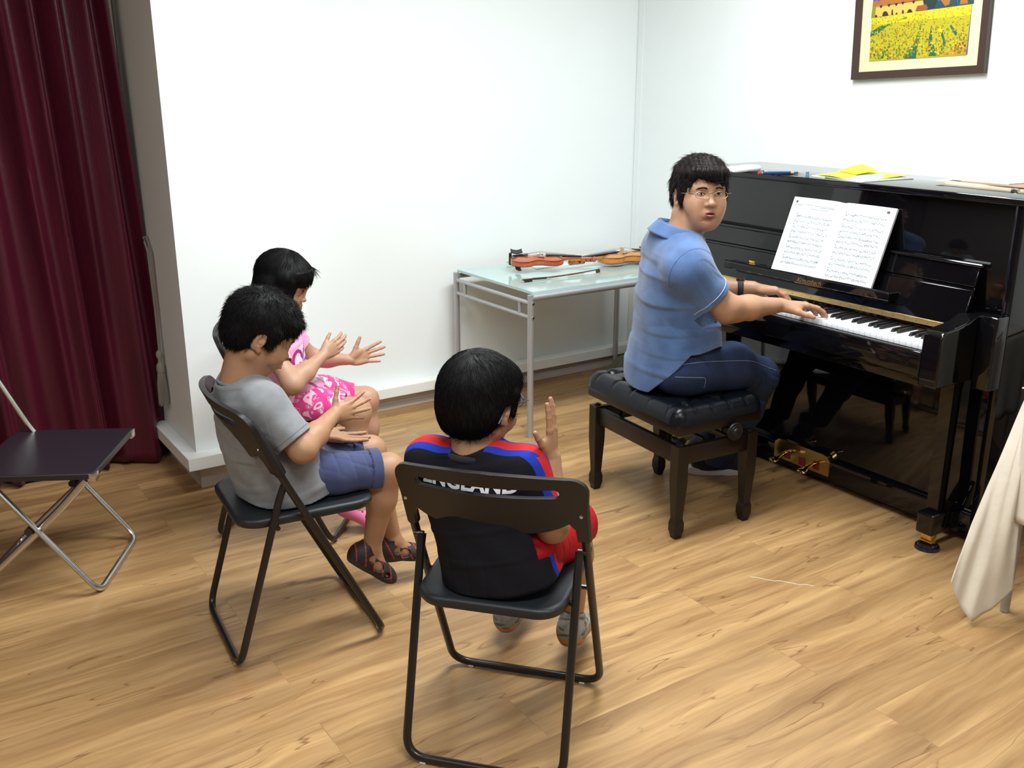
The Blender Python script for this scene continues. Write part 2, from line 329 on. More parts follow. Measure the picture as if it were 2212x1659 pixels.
# ------------------------------------------------------------------ folding chairs (black)
def post_y(z):
    return .213-.50*z if z<.56 else (-.067-.43*(z-.56))
def make_chair():
    t=thing('folding_chair','','chair',group='black folding chairs')
    W=.212
    # front frame: U through both posts and the front floor bar
    def side(sx): return [(sx*W,post_y(z),z) for z in (.62,.56,.013)]
    path=[(-W,post_y(.66),.66),(-W,post_y(.56),.56),(-W,.206,.013),(W,.206,.013),(W,post_y(.56),.56),(W,post_y(.66),.66)]
    obj('front_frame',MB().tube(fillet(path,.055,8),.0105,12),M['black_metal'],t)
    Wr=.196
    path=[(-Wr,-.060,.535),(-Wr,-.075,.50),(-Wr,-.222,.013),(Wr,-.222,.013),(Wr,-.075,.50),(Wr,-.060,.535)]
    obj('rear_frame',MB().tube(fillet(path,.055,8),.0105,12),M['black_metal'],t)
    # seat: rounded trapezoid with a rolled edge
    def seat():
        mb=MB(); n=96; ring=rrect(.376,.40,.065,10)
        ring=[(x*(1-.06*(y<0)*(-y/.2)),y+.012) for x,y in ring]
        prof=[(0,.436,.80),(0,.4385,.93),(.0,.438,.975),(0,.433,1.0),(0,.420,1.0),(0,.412,.975),(0,.412,.9)]
        vv=[];fs=[];m=len(ring)
        for (_,z,s) in prof:
            for x,y in ring: vv.append((x*s,(y-.012)*s+.012,z))
        for i in range(len(prof)-1):
            for k in range(m): fs.append((i*m+k,i*m+(k+1)%m,(i+1)*m+(k+1)%m,(i+1)*m+k))
        fs.append(tuple(range(m))[::-1]); fs.append(tuple((len(prof)-1)*m+k for k in range(m)))
        return mb.add(vv,fs)
    obj('seat',seat(),M['black_seat'],t,smooth=50)
    obj('seat_rail',MB().tube([(-.196,-.085,.41),(.196,-.085,.41)],.007,8).tube([(-.212,.012,.404),(.212,.012,.404)],.006,8),M['black_metal'],t)
    # back panel: curved shell with a slot, arched lower edge and sleeves over the posts
    def back():
        mb=MB(); b=bmesh.new()
        hw=.228
        def outline():
            o=[]
            # top edge left->right with rounded corners, v = height
            def top(x): return .772-.010*(x/hw)**2
            r=.045
            for k in range(9):
                a=PI-PI/2*k/8; o.append((-hw+r+r*math.cos(a), .762-r+r*math.sin(a)))
            for k in range(1,16):
                x=-hw+r+(2*hw-2*r)*k/16; o.append((x,.762+.012*(1-(x/(hw-r))**2)))
            for k in range(9):
                a=PI/2-PI/2*k/8; o.append((hw-r+r*math.cos(a), .762-r+r*math.sin(a)))
            o+= [(hw-.004,.66),(hw-.004,.575),(hw-.030,.575),(hw-.033,.612)]
            for k in range(0,17):
                x=(hw-.045)-(2*(hw-.045))*k/16; q=abs(x)/(hw-.045); o.append((x,.632-.030*(1-q**4)+.0*q))
            o+= [(-hw+.033,.612),(-hw+.030,.575),(-hw+.004,.575),(-hw+.004,.66)]
            return o
        slot=[(x,y+.722) for x,y in rrect(.335,.024,.0115,5)]
        vo=[b.verts.new((x,0,z)) for x,z in outline()]; vi=[b.verts.new((x,0,z)) for x,z in slot]
        ed=[b.edges.new((vo[i],vo[(i+1)%len(vo)])) for i in range(len(vo))]+[b.edges.new((vi[i],vi[(i+1)%len(vi)])) for i in range(len(vi))]
        bmesh.ops.triangle_fill(b,edges=ed,use_beauty=True)
        # refine so that it can bend
        for it in range(14):
            x=-.21+.03*it
            g=b.verts[:]+b.edges[:]+b.faces[:]
            bmesh.ops.bisect_plane(b,geom=g,plane_co=(x,0,0),plane_no=(1,0,0))
        r=bmesh.ops.extrude_face_region(b,geom=b.faces[:])
        for e in r['geom']:
            if isinstance(e,bmesh.types.BMVert): e.co.y=.017
        for v in b.verts:
            x,z=v.co.x,v.co.z
            curve=-.052*(1-(x/.228)**2)
            v.co.y += post_y(z)+curve-.0085
        mb.bm(b); return mb
    o=obj('backrest',back(),M['black_plastic'],t,smooth=40)
    md=o.modifiers.new('b','BEVEL'); md.width=.004; md.segments=3; md.limit_method='ANGLE'; md.angle_limit=math.radians(50)
    # thickened sleeves on the posts
    mb=MB()
    for sx in (-1,1):
        pts=[(sx*.212,post_y(z)+.003,z) for z in (.575,.60,.66,.71,.735)]
        obj('sleeve',MB().tube(pts,[.0155,.0155,.0150,.0125,.006],12),M['black_plastic'],o)
    for sx in (-1,1): mb=MB(); obj('rivet',mb.lathe([(.0005,-.0015),(.0042,-.001),(.0042,.0015),(.002,.0025)],12,Matrix.Translation((sx*.210,post_y(.655)-.0185,.655))@Matrix.Rotation(PI/2,4,'X')),M['chrome'],o)
    for sx in (-1,1):
        obj('glide',MB().box((sx*.160-.008,.198,.0),(sx*.160+.008,.214,.006),.002),M['white_plastic'],t); obj('glide',MB().box((sx*.150-.008,-.230,.0),(sx*.150+.008,-.214,.006),.002),M['white_plastic'],t)
        obj('pivot',MB().lathe([(.007,-.012),(.007,.012)],10,Matrix.Translation((sx*.204,-.062,.535))@Matrix.Rotation(PI/2,4,'Y')),M['black_metal'],t)
    return t
CH_E=((1.2033,1.839,0),-.8475); CH_G=((.9345,2.6065,0),-1.6652); CH_K=((1.206,3.308,0),-2.264)
ch=make_chair(); ch.location=CH_E[0]; ch.rotation_euler[2]=CH_E[1]; ch['label']='nearest black folding chair, seen from behind, under the boy in the ENGLAND shirt'
dup(ch,*CH_G,'black folding chair seen side-on under the boy in the grey t-shirt')
dup(ch,*CH_K,'black folding chair mostly hidden, under the girl in pink by the white pillar')

# ------------------------------------------------------------------ silver folding chair at the left edge
def silver_chair():
    ang=math.atan2(.87,.49)-0            # local x direction
    t=thing('folding_chair','silver tube folding chair with dark seat, empty, cut by the left picture edge','chair',(.56,3.283,0),ang)
    # local x along front bar, local y forward is -90deg from x -> use y' = -y
    W=.203
    f=lambda x,y,z:(x,-y,z)
    A=[f(-W,-.47,.77),f(-W,-.39,.60),f(-W,-.312,.435),f(-W,0,.010),f(W,0,.010),f(W,-.312,.435),f(W,-.39,.60),f(W,-.47,.77)]
    A=[(x,y,z) for x,y,z in A]
    obj('front_frame',MB().tube(fillet(A,.05,8),.011,12,sq=.75,up=(0,0,1)),M['chrome'],t)
    W2=.188
    B=[f(-W2,.0,.398),f(-W2,-.10,.29),f(-W2,-.405,.010),f(W2,-.405,.010),f(W2,-.10,.29),f(W2,.0,.398)]
    obj('rear_frame',MB().tube(fillet(B,.05,8),.0125,12),M['chrome'],t)
    for x in (-.195,.195): obj('pivot',MB().lathe([(.012,-.02),(.012,.02)],14,Matrix.Translation(f(x,-.19,.235))@Matrix.Rotation(PI/2,4,'Y')),M['rubber'],t)
    seat=[(x,y) for x,y in rrect(.425,.40,.02,5)]
    mb=MB().prism([(x,.165+y,.405) for x,y in seat],(0,0,.022))
    o=obj('seat',mb,mat('dark_seat_board',(.020,.014,.020),.38,bump=(300,.05)),t); md=o.modifiers.new('b','BEVEL'); md.width=.005; md.segments=3; md.limit_method='ANGLE'
    for x in (-.194,.194): obj('seat_clip',MB().box((x-.018,-.038,.398),(x+.018,-.012,.426),.003),M['chrome'],t)
    mb=MB().grid(lambda u,v: Vector(((u-.5)*.43,.40+.13*v+.03*(1-(2*u-1)**2),.62+.16*v)),24,8)
    obj('backrest',mb,M['black_plastic'],t,solid=.014)
silver_chair()

# ------------------------------------------------------------------ glass table and what lies on it
TX0,TY0,TX1,TY1,TZ=2.455,3.545,3.50,4.20,.688
def glass_table():
    t=thing('glass_table','grey metal table with pale green glass top against the back wall','table',((TX0+TX1)/2,(TY0+TY1)/2,0))
    k=dict(world=True)
    obj('tabletop',MB().prism([(TX0+.012,TY0-.0,TZ-.012),(TX1,TY0-.0,TZ-.012),(TX1,TY1+.01,TZ-.012),(TX0+.012,TY1+.01,TZ-.012)],(0,0,.012)),M['teal_glass'],t,**k)
    for x,y in ((TX0,TY0),(TX0,TY1),(TX1,TY0),(TX1,TY1)):
        obj('leg',MB().tube([(x,y,.004),(x,y,TZ-.012)],.0145,16).lathe([(.0152,0),(.0152,.008)],16,Matrix.Translation((x,y,0))),M['silver_paint'],t,**k)
    obj('front_rail',MB().tube([(TX0,TY0,TZ-.026),(TX1,TY0,TZ-.026)],.016,16),M['silver_paint'],t,**k)
    obj('back_rail',MB().tube([(TX0,TY1,TZ-.03),(TX1,TY1,TZ-.03)],.012,12),M['silver_paint'],t,**k)
    for x in (TX0,TX1):
        mb=MB().tube([(x,TY0,TZ-.050),(x,TY1,TZ-.050)],.0095,12).tube([(x,TY0,TZ-.115),(x,TY1,TZ-.115)],.0095,12)
        for q in (.13,.87): mb.tube([(x,TY0+(TY1-TY0)*q,TZ-.115),(x,TY0+(TY1-TY0)*q,TZ-.05)],.009,10)
        obj('side_rail',mb,M['silver_paint'],t,**k)
    for z in (TZ-.050,TZ-.115): mb=MB(); obj('bolt',mb.lathe([(.001,0),(.006,0),(.0055,.003),(.001,.004)],12,Matrix.Translation((TX0+.004,TY0-.0145,z))@Matrix.Rotation(PI/2,4,'X')),M['chrome'],t,**k)
glass_table()

def violin(name_label, loc, rz, varn, rests=True, tilt=0, sz=.86, group='violins on the glass table'):
    t=thing('violin',name_label,'violin',loc,rz,group)
    t.rotation_euler=(tilt,0,rz)
    s=sz
    # outline half widths along the body (x from tail 0 to neck .356)
    prof=[(0,.0),(.004,.045),(.02,.075),(.05,.097),(.085,.104),(.115,.098),(.135,.083),(.142,.080),(.155,.062),(.175,.055),(.200,.0545),(.222,.060),(.238,.074),(.246,.076),(.26,.082),(.285,.084),(.31,.078),(.335,.058),(.35,.030),(.356,.0)]
    xs=[p[0] for p in prof]; ws=[p[1] for p in prof]
    def wdt(x): return float(np.interp(x,xs,ws))
    n=60; X_=[.356*(.5-.5*math.cos(PI*i/n)) for i in range(n+1)]
    def plate(z,arch,sgn,ov):
        mb=MB()
        def fn(u,v):
            x=X_[min(n,int(round(u*n)))]; w_=(wdt(x)+ov); y=(2*v-1)*w_
            e=1-abs(2*v-1)**2; ex=min(1,min(x,.356-x)/.05)
            return Vector((x*s,y*s,(z+sgn*(arch*e*ex))*s))
        return mb.grid(fn,n+1,13)
    z0,z1=.016,.052
    mb=MB().grid(lambda u,v: Vector((X_[min(n,int(round(u*n)))]*s,wdt(X_[min(n,int(round(u*n)))])*.965*s,(z0+(z1-z0)*v)*s)),n+1,3)
    mb.grid(lambda u,v: Vector((X_[min(n,int(round(u*n)))]*s,-wdt(X_[min(n,int(round(u*n)))])*.965*s,(z0+(z1-z0)*v)*s)),n+1,3)
    body=obj('body',mb.add(*(lambda q:(q.v,q.f))(plate(z1,.015,1,.002))).add(*(lambda q:(q.v,q.f))(plate(z1-.004,.0,1,.002))).add(*(lambda q:(q.v,q.f))(plate(z0,.013,-1,.002))).add(*(lambda q:(q.v,q.f))(plate(z0+.004,0,-1,.002))),varn,t,smooth=50)
    # f holes
    mb=MB()
    for sy in (-1,1):
        pts=[Vector(((.150+.07*q)*s,sy*(.030+.014*math.sin((q-.5)*2.6))*s,(z1+.0125)*s)) for q in [i/8 for i in range(9)]]
        mb.tube(pts,[.004*s]+[.0022*s]*7+[.004*s],8)
    obj('f_hole',mb,M['ebony'],body)
    nk=MB().tube([(.345*s,0,.045*s),(.40*s,0,.050*s),(.475*s,0,.050*s)],[.017*s,.0125*s,.0115*s],12)
    nk.box((.47*s,-.012*s,.022*s),(.545*s,.012*s,.052*s),.003)
    # scroll: spiral
    sp=[Vector(((.56+.019*math.cos(a)*(1-a/14))*s,0,(.040+.019*math.sin(a)*(1-a/14))*s)) for a in [i*.45 for i in range(22)]]
    nk.tube([Vector((.54*s,0,.030*s))]+sp[8:],[.011*s]*2+[.009*s]*(len(sp)-9),10)
    nk.lathe([(.010*s,-.016*s),(.013*s,-.010*s),(.013*s,.010*s),(.010*s,.016*s)],16,Matrix.Translation((.56*s,0,.040*s))@Matrix.Rotation(PI/2,4,'X'))
    obj('neck',nk,varn,t,smooth=50)
    obj('fingerboard',MB().prism([(.235*s,-.021*s,.070*s),(.235*s,.021*s,.070*s),(.475*s,.012*s,.058*s),(.475*s,-.012*s,.058*s)],(0,0,.007*s)),M['ebony'],t)
    obj('tailpiece',MB().prism([(.012*s,-.010*s,.064*s),(.012*s,.010*s,.064*s),(.115*s,.020*s,.074*s),(.115*s,-.020*s,.074*s)],(0,0,.006*s)),M['ebony'],t)
    obj('chin_rest',MB().grid(lambda u,v: Vector(((.005+.075*v)*s,(.012+.075*u)*s,(.072+.012*math.sin(PI*u)*0+.010*(2*u-1)**2+.010*(2*v-1)**2)*s)),10,10).box((-.006*s,.03*s,.0),(.006*s,.045*s,.075*s),.002),M['ebony'],t,smooth=60,solid=.006)
    obj('bridge',MB().prism([(.195*s,-.022*s,.060*s),(.195*s,-.012*s,.066*s),(.195*s,.012*s,.066*s),(.195*s,.022*s,.060*s),(.195*s,.017*s,.090*s),(.195*s,0,.095*s),(.195*s,-.017*s,.090*s)],(.003,0,0)),mat('maple',(.62,.42,.24),.5),t)
    for k,y in enumerate((-.016,-.0055,.0055,.016)):
        mb=MB(); mb.tube([(.11*s,y*.8*s,.081*s),(.196*s,y*s,.0935*s),(.475*s,y*.55*s,.067*s)],.0006,4); obj('string',mb,M['chrome'],t)
    for k,(x,sy) in enumerate(((.488,1),(.503,-1),(.518,1),(.533,-1))):
        mb=MB(); mb.tube([(x*s,0,.04*s),(x*s,sy*.028*s,.04*s)],.0025,8); mb.lathe([(.002,-.001),(.007*s,0),(.007*s,.003),(.002,.004)],10,Matrix.Translation((x*s,sy*.034*s,.04*s))@Matrix.Rotation(PI/2,4,'Y'))
        obj('tuning_peg',mb,M['ebony'],t)
    if rests:
        obj('shoulder_rest',MB().tube([(.055*s,-.085*s,-.006),(.050*s,-.03*s,-.012),(.048*s,.03*s,-.010),(.055*s,.085*s,-.004)],[.010,.013,.013,.010],10,sq=.45).tube([(.058*s,-.088*s,-.006),(.058*s,-.092*s,.035*s)],.003,6).tube([(.058*s,.088*s,-.006),(.058*s,.092*s,.035*s)],.003,6),M['rubber'],t)
    return t
violin('reddish violin with black chin rest lying on the glass table',(2.655,4.01,TZ+.030),math.radians(-30),M['violin_red'],sz=.74,tilt=math.radians(5))
violin('amber violin on the glass table, half hidden behind the seated man',(3.42,3.86,TZ+.004),math.radians(176),M['violin_amber'],rests=False)
def bow(label,a,b,z,stick):
    a=Vector((*a,z)); b=Vector((*b,z)); d=(b-a); L_=d.length; ang=math.atan2(d.y,d.x)
    t=thing('violin_bow',label,'violin bow',a,ang,'violin bows on the glass table')
    pts=[(L_*q,.0,.012-.006*math.sin(PI*q)+.006*q) for q in [i/16 for i in range(17)]]
    obj('stick',MB().tube(pts,[.0045-.0018*i/16 for i in range(17)],8),stick,t)
    obj('frog',MB().box((.012,-.005,.0),(.055,.005,.012),.002),M['ebony'],t)
    obj('grip',MB().tube([(.06,0,.011),(.135,0,.008)],.0052,8),M['rubber'],t)
    obj('winding',MB().tube([(.135,0,.0078),(.16,0,.007)],.005,8),M['chrome'],t)
    obj('screw',MB().lathe([(.0035,-.012),(.0035,0)],10,Matrix.Rotation(PI/2,4,'Y')@Matrix.Translation((-.011,0,0))),M['chrome'],t)
    obj('hair',MB().box((.05,-.003,.0005),(L_-.012,.003,.0016)),M['bowhair'],t)
    obj('tip',MB().prism([(L_-.02,-.003,.0),(L_+.004,-.003,.004),(L_,-.003,.020),(L_-.02,-.003,.017)],(0,.006,0)),stick,t)
bow('dark brown violin bow lying at the front of the glass table',(2.545,3.745),(2.995,3.735),TZ+.002,mat('pernambuco',(.10,.025,.012),.3))
bow('pale violin bow lying at the back of the glass table',(2.76,4.185),(3.44,4.10),TZ+.001,mat('pale_stick',(.62,.46,.22),.35))
def flat_sheet(name,label,cat,pts,z,th,m,group=None,marks=True):
    c=Vector((sum(p[0] for p in pts)/len(pts),sum(p[1] for p in pts)/len(pts),z))
    t=thing(name,label,cat,c,0,group)
    s=obj('sheet',MB().prism([(p[0]-c.x,p[1]-c.y,0) for p in pts],(0,0,th)),m,t)
    if marks:
        a=Vector((*pts[0],0))-Vector((c.x,c.y,0)); u=Vector((*pts[1],0))-Vector((*pts[0],0)); v=Vector((*pts[3],0))-Vector((*pts[0],0)); mb=MB(); r=random.Random(5)
        for i in range(7):
            for k in range(18):
                if r.random()<.75:
                    p=a+u*(.1+.045*k)+v*(.12+.12*i); q=u*.030; w_=v*.05
                    mb.add([p+Vector((0,0,th+.0003)),p+q+Vector((0,0,th+.0003)),p+q+w_+Vector((0,0,th+.0003)),p+w_+Vector((0,0,th+.0003))],[(0,1,2,3)])
        obj('print',mb,M['ink'],s)
    return t
flat_sheet('paper_sheet','white printed sheet on the glass table behind the violins','paper',[(3.17,4.02),(3.46,3.98),(3.485,4.18),(3.20,4.20)],TZ+.0005,.002,M['paper'],'sheets on the glass table')
flat_sheet('paper_sheet','white sheet on the glass table partly under the reddish violin','paper',[(2.80,3.99),(3.03,4.0),(3.01,4.16),(2.83,4.15)],TZ+.0005,.0015,M['paper'],'sheets on the glass table',marks=False)

# ------------------------------------------------------------------ grey bag on the floor behind the bench
def bag():
    mb=MB()
    def fn(u,v):
        a=2*PI*u; h=v; r=(1-h**2.5)**.5 if h<1 else 0
        n=1+.12*math.sin(3*a+4*h)+.08*math.sin(7*a-6*h)
        return Vector((3.42+.14*math.cos(a)*r*n,3.98+.11*math.sin(a)*r*n,.002+.15*h))
    obj('cloth_bag',mb.grid(fn,40,14,closed_u=True),mat('olive_cloth',(.13,.12,.09),.9,bump=(30,.3)),smooth=80,label='crumpled olive cloth bag on the floor under the glass table',cat='bag')
bag()

# ------------------------------------------------------------------ picture on the right wall
def picture():
    # frame in local coords: u to the right (-Y world), v up, w out of the wall (-X world)
    cy,cz=2.562,1.605; tilt=math.radians(2.3)
    t=thing('framed_picture','framed sunflower field painting with cream mat on the white wall above the piano','picture',(XR-.002,cy,cz))
    hw=.302; H_=.80; fw=.030
    def P3(u,v,w_): 
        uu=u*math.cos(tilt)-v*math.sin(tilt); vv=u*math.sin(tilt)+v*math.cos(tilt)
        return Vector((-w_,-uu,vv))
    def poly(mb,pts,w_,mi=0): mb.add([P3(u,v,w_) for u,v in pts],[tuple(range(len(pts)))],mi)
    def bar(mb,u0,v0,u1,v1,w0,w1):
        mb.prism([P3(u0,v0,w0),P3(u1,v0,w0),P3(u1,v1,w0),P3(u0,v1,w0)],P3(0,0,w1)-P3(0,0,w0))
    mb=MB(); bar(mb,-hw,0,hw,fw,0,.024); bar(mb,-hw,H_-fw,hw,H_,0,.024); bar(mb,-hw,fw,-hw+fw,H_-fw,0,.024); bar(mb,hw-fw,fw,hw,H_-fw,0,.024)
    obj('frame',mb,mat('dark_frame',(.040,.020,.014),.35),t,smooth=0)
    mb=MB(); bar(mb,-hw+.01,.01,hw-.01,H_-.01,.004,.012)
    obj('mat_board',mb,mat('cream_mat',(.60,.52,.34),.8),t,smooth=0)
    cols={'sky':(.05,.12,.62),'sky2':(.09,.22,.75),'roof':(.50,.17,.025),'roof2':(.38,.09,.02),'wallc':(.80,.58,.12),'dark':(.045,.02,.01),'tree':(.008,.035,.030),'tree2':(.012,.07,.075),'field':(.62,.52,.01),'field2':(.78,.68,.012),'bloom':(.36,.19,.01),'lane':(.012,.16,.07),'lane2':(.10,.30,.02),'soil':(.72,.30,.02),'olive':(.33,.30,.02),'red':(.30,.03,.01)}
    keys=list(cols); mats=[mat('paint_'+k,tuple(x*.58 for x in c),.6,bump=(200,.2)) for k,c in cols.items()]; I=keys.index
    mb=MB(); L0,R0,B0=-.224,.222,.072; T0=.62
    W_=R0-L0
    # picture px helper: image crop coords (x 275..1600 at the bottom; y 830 bottom, 0 at the frame top) -> u,v
    def q(x,y):
        xl=275+(345-275)*(830-y)/830; xr=1560+(1640-1560)*(760-y)/760
        f_=(x-xl)/(xr-xl); yb=830-75*f_
        return (L0+W_*f_, B0+(yb-y)/830*.332)
    lay=[.0125]
    def put(pts,k,dz=None):
        P_=[q(*p) for p in pts]
        if dz is not None:
            if any(u<L0+.002 or u>R0-.002 or v<B0+.002 for u,v in P_): return
            poly(mb,P_,lay[0]+dz,I(k)); return
        lay[0]+=.00005; poly(mb,P_,lay[0],I(k))
    poly(mb,[(L0,B0),(R0,B0),(R0,T0),(L0,T0)],.0124,I('sky'))
    rr=random.Random(11)
    put([(300,0),(1640,0),(1640,-300),(340,-300)],'sky2')
    put([(930,165),(1000,60),(1060,20),(1120,60),(1160,130),(1180,260),(1120,330),(1030,300)],'tree')
    put([(1160,-260),(1640,-260),(1640,40),(1560,60),(1500,150),(1380,140),(1260,170),(1190,260),(1150,330),(1060,340),(1100,200),(1180,60)],'tree')
    put([(1420,160),(1500,120),(1570,50),(1640,110),(1630,300),(1440,310)],'tree2')
    put([(1170,280),(1230,250),(1420,240),(1440,320),(1150,335)],'tree2')
    put([(1225,255),(1290,235),(1345,260),(1330,300),(1280,310)],'roof'); put([(1470,265),(1500,240),(1550,245),(1560,295),(1460,300)],'roof')
    put([(310,330),(330,240),(400,240),(420,400),(300,410)],'olive')
    put([(355,395),(370,290),(1000,240),(1015,345),(900,360)],'wallc')
    put([(505,175),(512,130),(655,125),(660,165)],'wallc'); put([(738,140),(750,90),(775,90),(772,140)],'wallc')
    put([(365,290),(430,230),(500,180),(880,150),(1025,222),(1005,245)],'roof'); put([(360,296),(1010,236),(1010,250),(365,300)],'roof2')
    put([(478,140),(575,58),(662,110),(655,130)],'roof'); put([(745,90),(765,55),(785,90)],'roof2'); put([(630,90),(640,52),(655,90)],'wallc')
    put([(325,245),(380,232),(410,245),(370,290),(320,285)],'roof')
    for (x,y) in ((440,295),(550,285),(650,278),(738,268),(880,262)): put([(x-22,y-10),(x+22,y-14),(x+6,y+14),(x-8,y+14)],'dark')
    def arch(x,y,w_,h_): put([(x-w_,y)]+[(x-w_*math.cos(PI*k/8),y-h_*math.sin(PI*k/8)) for k in range(1,8)]+[(x+w_,y-2)],'dark')
    arch(500,392,44,52); arch(832,368,36,40); arch(595,382,12,60); arch(740,368,14,36); arch(655,382,16,26); arch(372,398,18,26)
    put([(590,165),(575,140),(608,138)],'dark')
    put([(905,350),(930,300),(1050,290),(1062,335),(1040,345)],'roof2')
    put([(280,830),(310,405),(1045,345),(1608,302),(1550,760)],'field')
    put([(305,480),(312,405),(1045,345),(1608,302),(1600,400),(1000,430)],'field2')
    # green lanes and sunflower heads
    put([(292,590),(300,540),(420,490),(600,455),(500,500),(400,560)],'lane'); put([(700,425),(800,398),(790,420)],'lane2')
    put([(765,800),(800,740),(900,640),(990,440),(975,560),(940,680),(920,795)],'lane'); put([(905,640),(985,450),(960,600)],'lane2')
    put([(1070,775),(1085,600),(1115,490),(1130,620),(1175,740),(1180,772)],'lane')
    put([(1225,560),(1250,530),(1300,650),(1270,690),(1260,620)],'lane'); put([(1205,520),(1240,490),(1255,540),(1230,590)],'field2')
    put([(1340,490),(1360,480),(1440,560),(1420,590)],'lane'); put([(440,800),(470,700),(490,760),(480,800)],'lane'); put([(530,810),(545,720),(590,800)],'lane')
    put([(1250,765),(1420,690),(1550,640),(1552,752)],'soil')
    for k in range(1100):
        x=rr.uniform(290,1590); y=rr.uniform(330,815); d=(y-300)/500; s_=3+13*d
        lanes=(700+ (y-400)*.3<x<760) 
        yb=830-75*(x-275)/1300
        if y>yb-8 or y<398-.075*(x-300): continue
        kk=rr.choice(['field2','field2','field','olive','bloom','lane2']) if d>.25 else rr.choice(['field','field2','olive'])
        n_=6; put([(x+s_*math.cos(2*PI*j/n_+k)*rr.uniform(.7,1.2),y+s_*.8*math.sin(2*PI*j/n_+k)) for j in range(n_)],kk,.00006+.00003*(k%14))
        if d>.35 and rr.random()<.35: put([(x+s_*.5*math.cos(2*PI*j/6),y+s_*.45*math.sin(2*PI*j/6)) for j in range(6)],'bloom',.00052)
    for k in range(14): x=rr.uniform(1410,1535); y=rr.uniform(650,700); put([(x-9,y),(x+10,y-6),(x+8,y+8)],'red',.0006+.00003*k)
    obj('painting',mb,mats,t,smooth=0)
picture()

# ------------------------------------------------------------------ upright piano
PYR,PYL=1.715,3.232; PXF,PXB=3.10,3.53; PZ=1.232
def piano():
    t=thing('upright_piano','glossy black upright piano with open keyboard against the right wall','piano',(3.2,2.47,0))
    P=M['piano']; k=dict(world=True,smooth=40)
    def part(name,mb,m=P,par=t,**kw): return obj(name,mb,m,par,**{**k,**kw})
    part('lid',MB().box((PXF-.012,PYR-.012,PZ-.024),(PXB+.01,PYL+.012,PZ),.005,3))
    part('side_panel',MB().box((PXF,PYR,.03),(PXB,PYR+.035,PZ-.024),.003))
    part('side_panel',MB().box((PXF,PYL-.035,.03),(PXB,PYL,PZ-.024),.003))
    part('back_panel',MB().box((PXB-.02,PYR+.035,.04),(PXB-.001,PYL-.035,PZ-.024)),M['bench_wood'])
    part('upper_panel',MB().box((PXF+.018,PYR+.035,.76),(PXF+.036,PYL-.035,PZ-.024),.002))
    part('lower_panel',MB().box((PXF+.025,PYR+.035,.125),(PXF+.043,PYL-.035,.62),.002))
    part('bottom_rail',MB().box((PXF+.005,PYR+.035,.055),(PXF+.06,PYL-.035,.125),.004))
    part('bottom_board',MB().box((PXF+.02,PYR+.035,.035),(PXB-.03,PYL-.035,.055)))
    # key bed, slip, arms
    part('key_bed',MB().box((2.865,1.85,.615),(PXF+.03,3.10,.690),.004))
    part('key_slip',MB().box((2.838,1.85,.655),(2.866,3.10,.7385),.006,3))
    for (a,b_,s) in ((1.782,1.853,-1),(3.095,3.166,1)):
        prof=[(2.842,.625),(2.842,.790),(2.850,.808),(2.868,.817),(2.93,.822),(2.985,.831),(3.02,.846),(3.10,.850),(3.10,.625)]
        mb=MB().prism([(x,a,z) for x,z in prof],(0,b_-a,0))
        o=part('arm',mb); md=o.modifiers.new('b','BEVEL'); md.width=.007; md.segments=4; md.limit_method='ANGLE'; md.angle_limit=math.radians(35)
        out=(a-.067,a) if s<0 else (b_,b_+.066)
        o2=part('arm_shoulder',MB().box((3.035,out[0],.60),(3.10,out[1],.852),.006,3))
    # cheek blocks
    part('key_block',MB().box((2.875,1.853,.69),(3.02,1.8585,.785),.002)); part('key_block',MB().box((2.875,3.0865,.69),(3.02,3.095,.785),.002))
    # keys
    kw_=.023548; y0=1.8600
    for i in range(52):
        ya=y0+i*kw_
        part('white_key',MB().box((2.871,ya+.0005,.7375),(3.03,ya+kw_-.0005,.7593),.0012,2),M['ivory'])
    # white key i counted from the treble: 0=C8,1=B,2=A,3=G,4=F,5=E,6=D,7=C ...
    for i in range(1,52):
        nm='CBAGFED'[i%7]        # key i
        lo='CBAGFED'[(i+1)%7] if i+1<52 else None
        # black between key i (higher) and i+1 (lower): exists unless F-E or C-B
        if lo is None: continue
        if (nm,lo) in (('F','E'),('C','B')): continue
        yc=y0+(i+1)*kw_
        mb=MB().prism([(2.925,yc-.0052,.759),(2.925,yc+.0052,.759),(3.028,yc+.0052,.759),(3.028,yc-.0052,.759)],(0,0,.0005))
        v=[(2.922,yc-.0056,.7592),(2.922,yc+.0056,.7592),(3.028,yc+.0056,.7592),(3.028,yc-.0056,.7592),(2.931,yc-.0042,.7712),(2.931,yc+.0042,.7712),(3.028,yc+.0042,.7712),(3.028,yc-.0042,.7712)]
        mb=MB().add(v,[(0,3,2,1),(4,5,6,7),(0,1,5,4),(1,2,6,5),(2,3,7,6),(3,0,4,7)])
        part('black_key',mb,M['ebony'],smooth=0)
    part('felt_strip',MB().box((3.024,1.86,.757),(3.0285,3.085,.766)),mat('dark_felt',(.03,.008,.01),.9))
    # name board between keys and hinge
    part('name_board',MB().prism([(3.028,1.855,.752),(3.028,1.855,.775),(3.034,1.855,.795),(3.05,1.855,.795),(3.05,1.855,.752)],(0,1.238,0)))
    # fallboard, open and leaning back
    def fb(s,n_): # point on the board: s along height 0..1, n_ outwards
        a=Vector((3.034,0,.797)); d=Vector((.066,0,.200)); n=Vector((-.200,0,.066)).normalized()
        p=a+d*s+n*n_; return p
    def bar(y0_,y1_,s0,s1,n0,n1):
        pts=[fb(s0,n0),fb(s1,n0),fb(s1,n1),fb(s0,n1)]
        return [(p.x,y0_,p.z) for p in pts],(0,y1_-y0_,0)
    f=part('fallboard',MB().prism(*bar(1.832,3.115,.0,.60,0,.014)).prism(*bar(1.832,3.115,.66,.985,0,.014)).prism(*bar(1.832,3.115,.60,.66,0,.007)))
